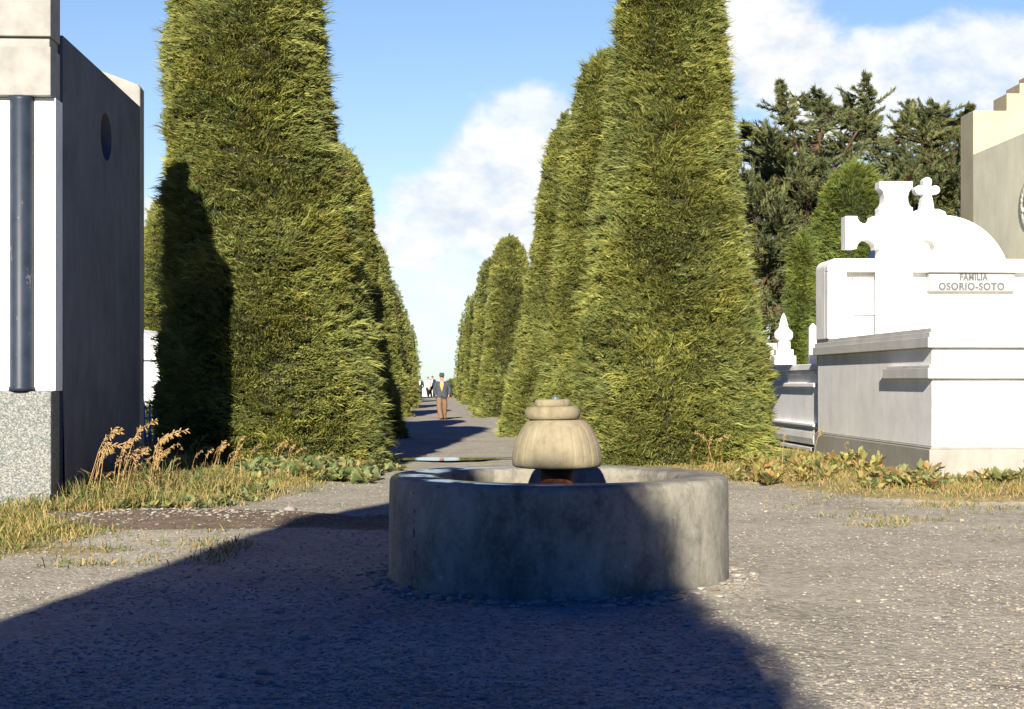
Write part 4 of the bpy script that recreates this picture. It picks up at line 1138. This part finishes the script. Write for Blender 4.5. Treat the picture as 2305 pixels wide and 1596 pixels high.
while k < 75:                                           # mallow among the dry grass beside the mausoleum
    Y = rnd.uniform(15.4, 20.0); x = rnd.uniform(140, 640); X = px(x, Y); l = verge(X, Y)[0]
    if l < .15 or X < -5.0-.0516*(Y-15.7): continue
    plant(docks_g, k, X, Y, rnd.uniform(.6, 1.05), 'green broad-leaved weed among the dry grass beside the dark mausoleum wall', 'weeds beside the mausoleum', rnd); k += 1
k = 0
while k < 48:                                           # yellowing docks at the left of the family tomb
    Y = rnd.uniform(18.6, 23.0); x = rnd.uniform(1650, 1990); X = px(x, Y)
    if verge(X, Y)[1] < .1 or X > 5.7 or (Y > 22.3 and X < 4.4): continue
    plant(docks_y, k, X, Y, rnd.uniform(.55, 1.0), 'yellowing upright dock plant between the huge right cypress and the family tomb', 'yellow docks by the family tomb', rnd); k += 1
k = 0
while k < 46:                                           # greener docks along the tomb's plinth
    if k < 27: x = rnd.uniform(1960, 2110); Y = rnd.uniform(17.6, 19.4)
    else: x = rnd.uniform(2110, 2330); Y = rnd.uniform(18.5, 19.65)
    X = px(x, Y)
    plant(docks_m, k, X, Y, rnd.uniform(.5, 1.05), 'green dock plant with some red-brown leaves at the grey plinth of the family tomb', 'docks along the plinth', rnd); k += 1

# tall dry grass stalks with seed heads
def stalk_mesh(seed, h, droop):
    rnd = random.Random(seed); mb = MB(); pts = []
    lean = rnd.uniform(.12, .32)
    for i in range(9):
        t = i/8; pts.append((lean*h*t+droop*h*max(0, t-.65)**2*3, .03*math.sin(3*t), h*(t-droop*max(0, t-.6)**2*1.6)))
    mb.tube(pts, [.0065*(1-.6*i/8) for i in range(9)], 5)
    for i in range(24):
        t = .70+.30*rnd.random(); q = t*8; a = int(min(7, q)); p = Vector(pts[a]).lerp(Vector(pts[a+1]), q-a)
        d = Vector((rnd.uniform(-.2,1), rnd.uniform(-.7,.7), rnd.uniform(-.7,.5))).normalized(); l = .02+.03*rnd.random()
        mb.tube([p, p+d*l, p+d*(l+.022)+Vector((0,0,-.004)), p+d*(l+.038)+Vector((0,0,-.01))], [.0015,.007,.0075,.001], 4)
    for i in range(2):
        t = .1+.2*i; p = Vector(pts[int(t*8)]); d = Vector((rnd.uniform(-1,1), rnd.uniform(-1,1), .8)).normalized(); L = h*.4
        mb.tube([p, p+d*L*.5, p+d*L+Vector((0,0,-.25*L))], [.006,.006,.001], 4, True, .2)
    me = mb.mesh('dry_grass_stalk'); me.materials.append(M['straw']); return me
M['straw'] = flat_mat('dry_straw', (.46,.30,.13), .8, .25, 30, 0)
stalks = [stalk_mesh(k, 1.0, .25+.12*k) for k in range(5)]
def stalk(k, X, Y, h, rz, label, group):
    o = bpy.data.objects.new('dry_grass_stalk', stalks[k % 5]); C.objects.link(o)
    o.location = (X, Y, gz(X, Y)); o.scale = (h, h, h); o.rotation_euler = (0, 0, rz); tag(o, label, 'grass stalk', group)
rnd = random.Random(14)
for k in range(30):
    while True:
        x = rnd.uniform(165, 345); Y = rnd.uniform(15.9, 18.4); X = px(x, Y)
        if X > -5.04-.0516*(Y-15.7)+.10: break
    stalk(k, X, Y, rnd.uniform(.40, 1.0), rnd.uniform(-.7, .9), 'tall golden dry grass stalk with drooping seed head against the dark mausoleum wall', 'dry grass stalks by the mausoleum')
for k in range(24):
    x = rnd.uniform(360, 530); Y = rnd.uniform(18.5, 21.5)
    stalk(k, px(x, Y), Y, rnd.uniform(.3, .62), rnd.uniform(-.7, .9), 'shorter dry grass stalk in front of the shaded side of the huge left cypress', 'dry grass stalks before the left cypress')
for k in range(10):
    x = rnd.uniform(540, 760); Y = rnd.uniform(20.0, 22.0)
    stalk(k, px(x, Y), Y, rnd.uniform(.3, .65), rnd.uniform(-1, 1), 'thin dry stalk among the grey-green leaves under the huge left cypress', 'dry stalks under the left cypress')
for k in range(8):
    x = rnd.choice([1560, 1600, 1640, 1760, 1790, 1830, 1870, 1910])+rnd.uniform(-12, 12); Y = rnd.uniform(20.0, 22.0)
    stalk(k, px(x, Y), Y, rnd.uniform(.35, .7), rnd.uniform(0, 6), 'thin dry stalk among the yellow docks right of the fountain', 'dry stalks by the yellow docks')

# ------------------------------------------------------------------ sky with clouds, sun
w = bpy.data.worlds.new('World'); bpy.context.scene.world = w; w.use_nodes = True
nt = NT(w.node_tree); bg = nt.n['Background']
az = math.atan(SLOPE)                                   # light travels +y, drifting +x
sky = nt.new('ShaderNodeTexSky', sky_type='NISHITA'); sky.sun_disc = False
sky.sun_elevation = SUN_EL; sky.sun_rotation = PI+az; sky.air_density = 1.0; sky.dust_density = .0; sky.ozone_density = 2.2; sky.altitude = 20
SKY = .07
tc = nt.new('ShaderNodeTexCoord'); sp = nt.new('ShaderNodeSeparateXYZ'); nt.l.new(tc.outputs['Generated'], sp.inputs[0])
yy = nt.math('MAXIMUM', sp.outputs[1], .05)
U = nt.math('DIVIDE', sp.outputs[0], yy); Vv = nt.math('DIVIDE', sp.outputs[2], yy)
cmb = nt.new('ShaderNodeCombineXYZ'); nt.l.new(U, cmb.inputs[0]); nt.l.new(Vv, cmb.inputs[1])
n1 = nt.noise(9, 9, cmb.outputs[0], .56, .25); n2 = nt.noise(26, 7, nt.mapping(cmb.outputs[0], (1, 1.5, 1)), .6)
nn = nt.math('SUBTRACT', nt.math('ADD', nt.math('MULTIPLY', n1, .75), nt.math('MULTIPLY', n2, .25)), .5)
def ellip(x, y, rx, ry, soft=2.6, lo=-.05, hi=.5):
    u0, v0 = (x-CX)/F, (HY-y)/F
    a = nt.math('DIVIDE', nt.math('SUBTRACT', U, u0), rx/F); b_ = nt.math('DIVIDE', nt.math('SUBTRACT', Vv, v0), ry/F)
    d = nt.math('SQRT', nt.math('ADD', nt.math('MULTIPLY', a, a), nt.math('MULTIPLY', b_, b_)))
    return nt.sstep(nt.math('ADD', nt.math('SUBTRACT', 1.0, d), nt.math('MULTIPLY', nn, soft)), lo, hi)
cl = None
for e, wgt in (((1130,370,185,120),.95),((1010,450,170,90),.9),((880,545,130,80),.9),((1100,540,180,90),.8),((1000,850,400,40),.12),((1075,490,215,95),1.0),((940,560,150,70),.85),((1200,270,150,95),.75),((1120,330,150,70),.5),((980,640,230,60),.42),((1000,740,260,40),.28),((1740,110,215,170),1.0),((1900,190,260,150),.9),((2230,140,300,120),.85),((2080,230,330,110),.85),((330,470,120,35),.8),((1600,420,300,200),.7)):
    m_ = nt.math('MULTIPLY', ellip(*e), wgt)
    cl = m_ if cl is None else nt.math('MAXIMUM', cl, m_)
front = nt.sstep(sp.outputs[1], .1, .3)
cl = nt.math('MULTIPLY', cl, front)
# pale veil near the horizon
veil = nt.math('MULTIPLY', nt.math('MULTIPLY', nt.math('SUBTRACT', 1.0, nt.sstep(sp.outputs[2], .0, .13)), .08), front)
cl = nt.math('MAXIMUM', cl, veil)
shade = nt.sstep(nt.math('ADD', n2, nt.math('MULTIPLY', nt.math('SUBTRACT', n1, .5), .8)), .25, .7)
ccol = nt.mix(shade, (.66, .74, .85, 1), (1.0, .985, .95, 1))
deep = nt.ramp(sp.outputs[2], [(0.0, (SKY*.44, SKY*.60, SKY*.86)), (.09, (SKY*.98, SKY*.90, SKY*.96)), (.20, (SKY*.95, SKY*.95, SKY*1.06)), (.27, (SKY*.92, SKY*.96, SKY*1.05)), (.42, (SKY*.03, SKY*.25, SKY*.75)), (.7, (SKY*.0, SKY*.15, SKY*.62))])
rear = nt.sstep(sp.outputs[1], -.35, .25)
deep = nt.mix(rear, nt.mix(1.0, deep, (.06, .34, .72, 1), 'MULTIPLY'), deep)  # unseen sky behind and overhead dimmed and blued to weaken the fill
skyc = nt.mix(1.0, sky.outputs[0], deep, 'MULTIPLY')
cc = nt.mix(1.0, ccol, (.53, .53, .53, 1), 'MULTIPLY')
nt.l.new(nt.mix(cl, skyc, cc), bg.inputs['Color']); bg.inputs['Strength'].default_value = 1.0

sun = bpy.data.lights.new('sun', 'SUN'); sun.energy = 5.0; sun.angle = math.radians(.5); sun.color = (1.0, .92, .79)
so = bpy.data.objects.new('sun', sun); C.objects.link(so)
d = Vector((math.sin(az)*math.cos(SUN_EL), math.cos(az)*math.cos(SUN_EL), -math.sin(SUN_EL)))
so.rotation_euler = d.to_track_quat('-Z', 'Y').to_euler(); so.location = (-5, -20, 20)

# ------------------------------------------------------------------ camera and view
cam = bpy.data.cameras.new('camera'); cam.sensor_width = 36; cam.lens = 36*F/2304; cam.clip_start = .1; cam.clip_end = 100000
cam.shift_y = (HY-798)/2304
co = bpy.data.objects.new('camera', cam); C.objects.link(co); co.location = (0, 0, EYE); co.rotation_euler = (PI/2, 0, 0)
sc = bpy.context.scene; sc.camera = co
vs = sc.view_settings; sc.display_settings.display_device = 'sRGB'
vs.view_transform = 'Standard'; vs.look = 'None'; vs.exposure = 1.05; vs.gamma = 1
sc.cycles.max_bounces = 6; sc.cycles.diffuse_bounces = 3; sc.cycles.transparent_max_bounces = 4
sc.cycles.use_denoising = True
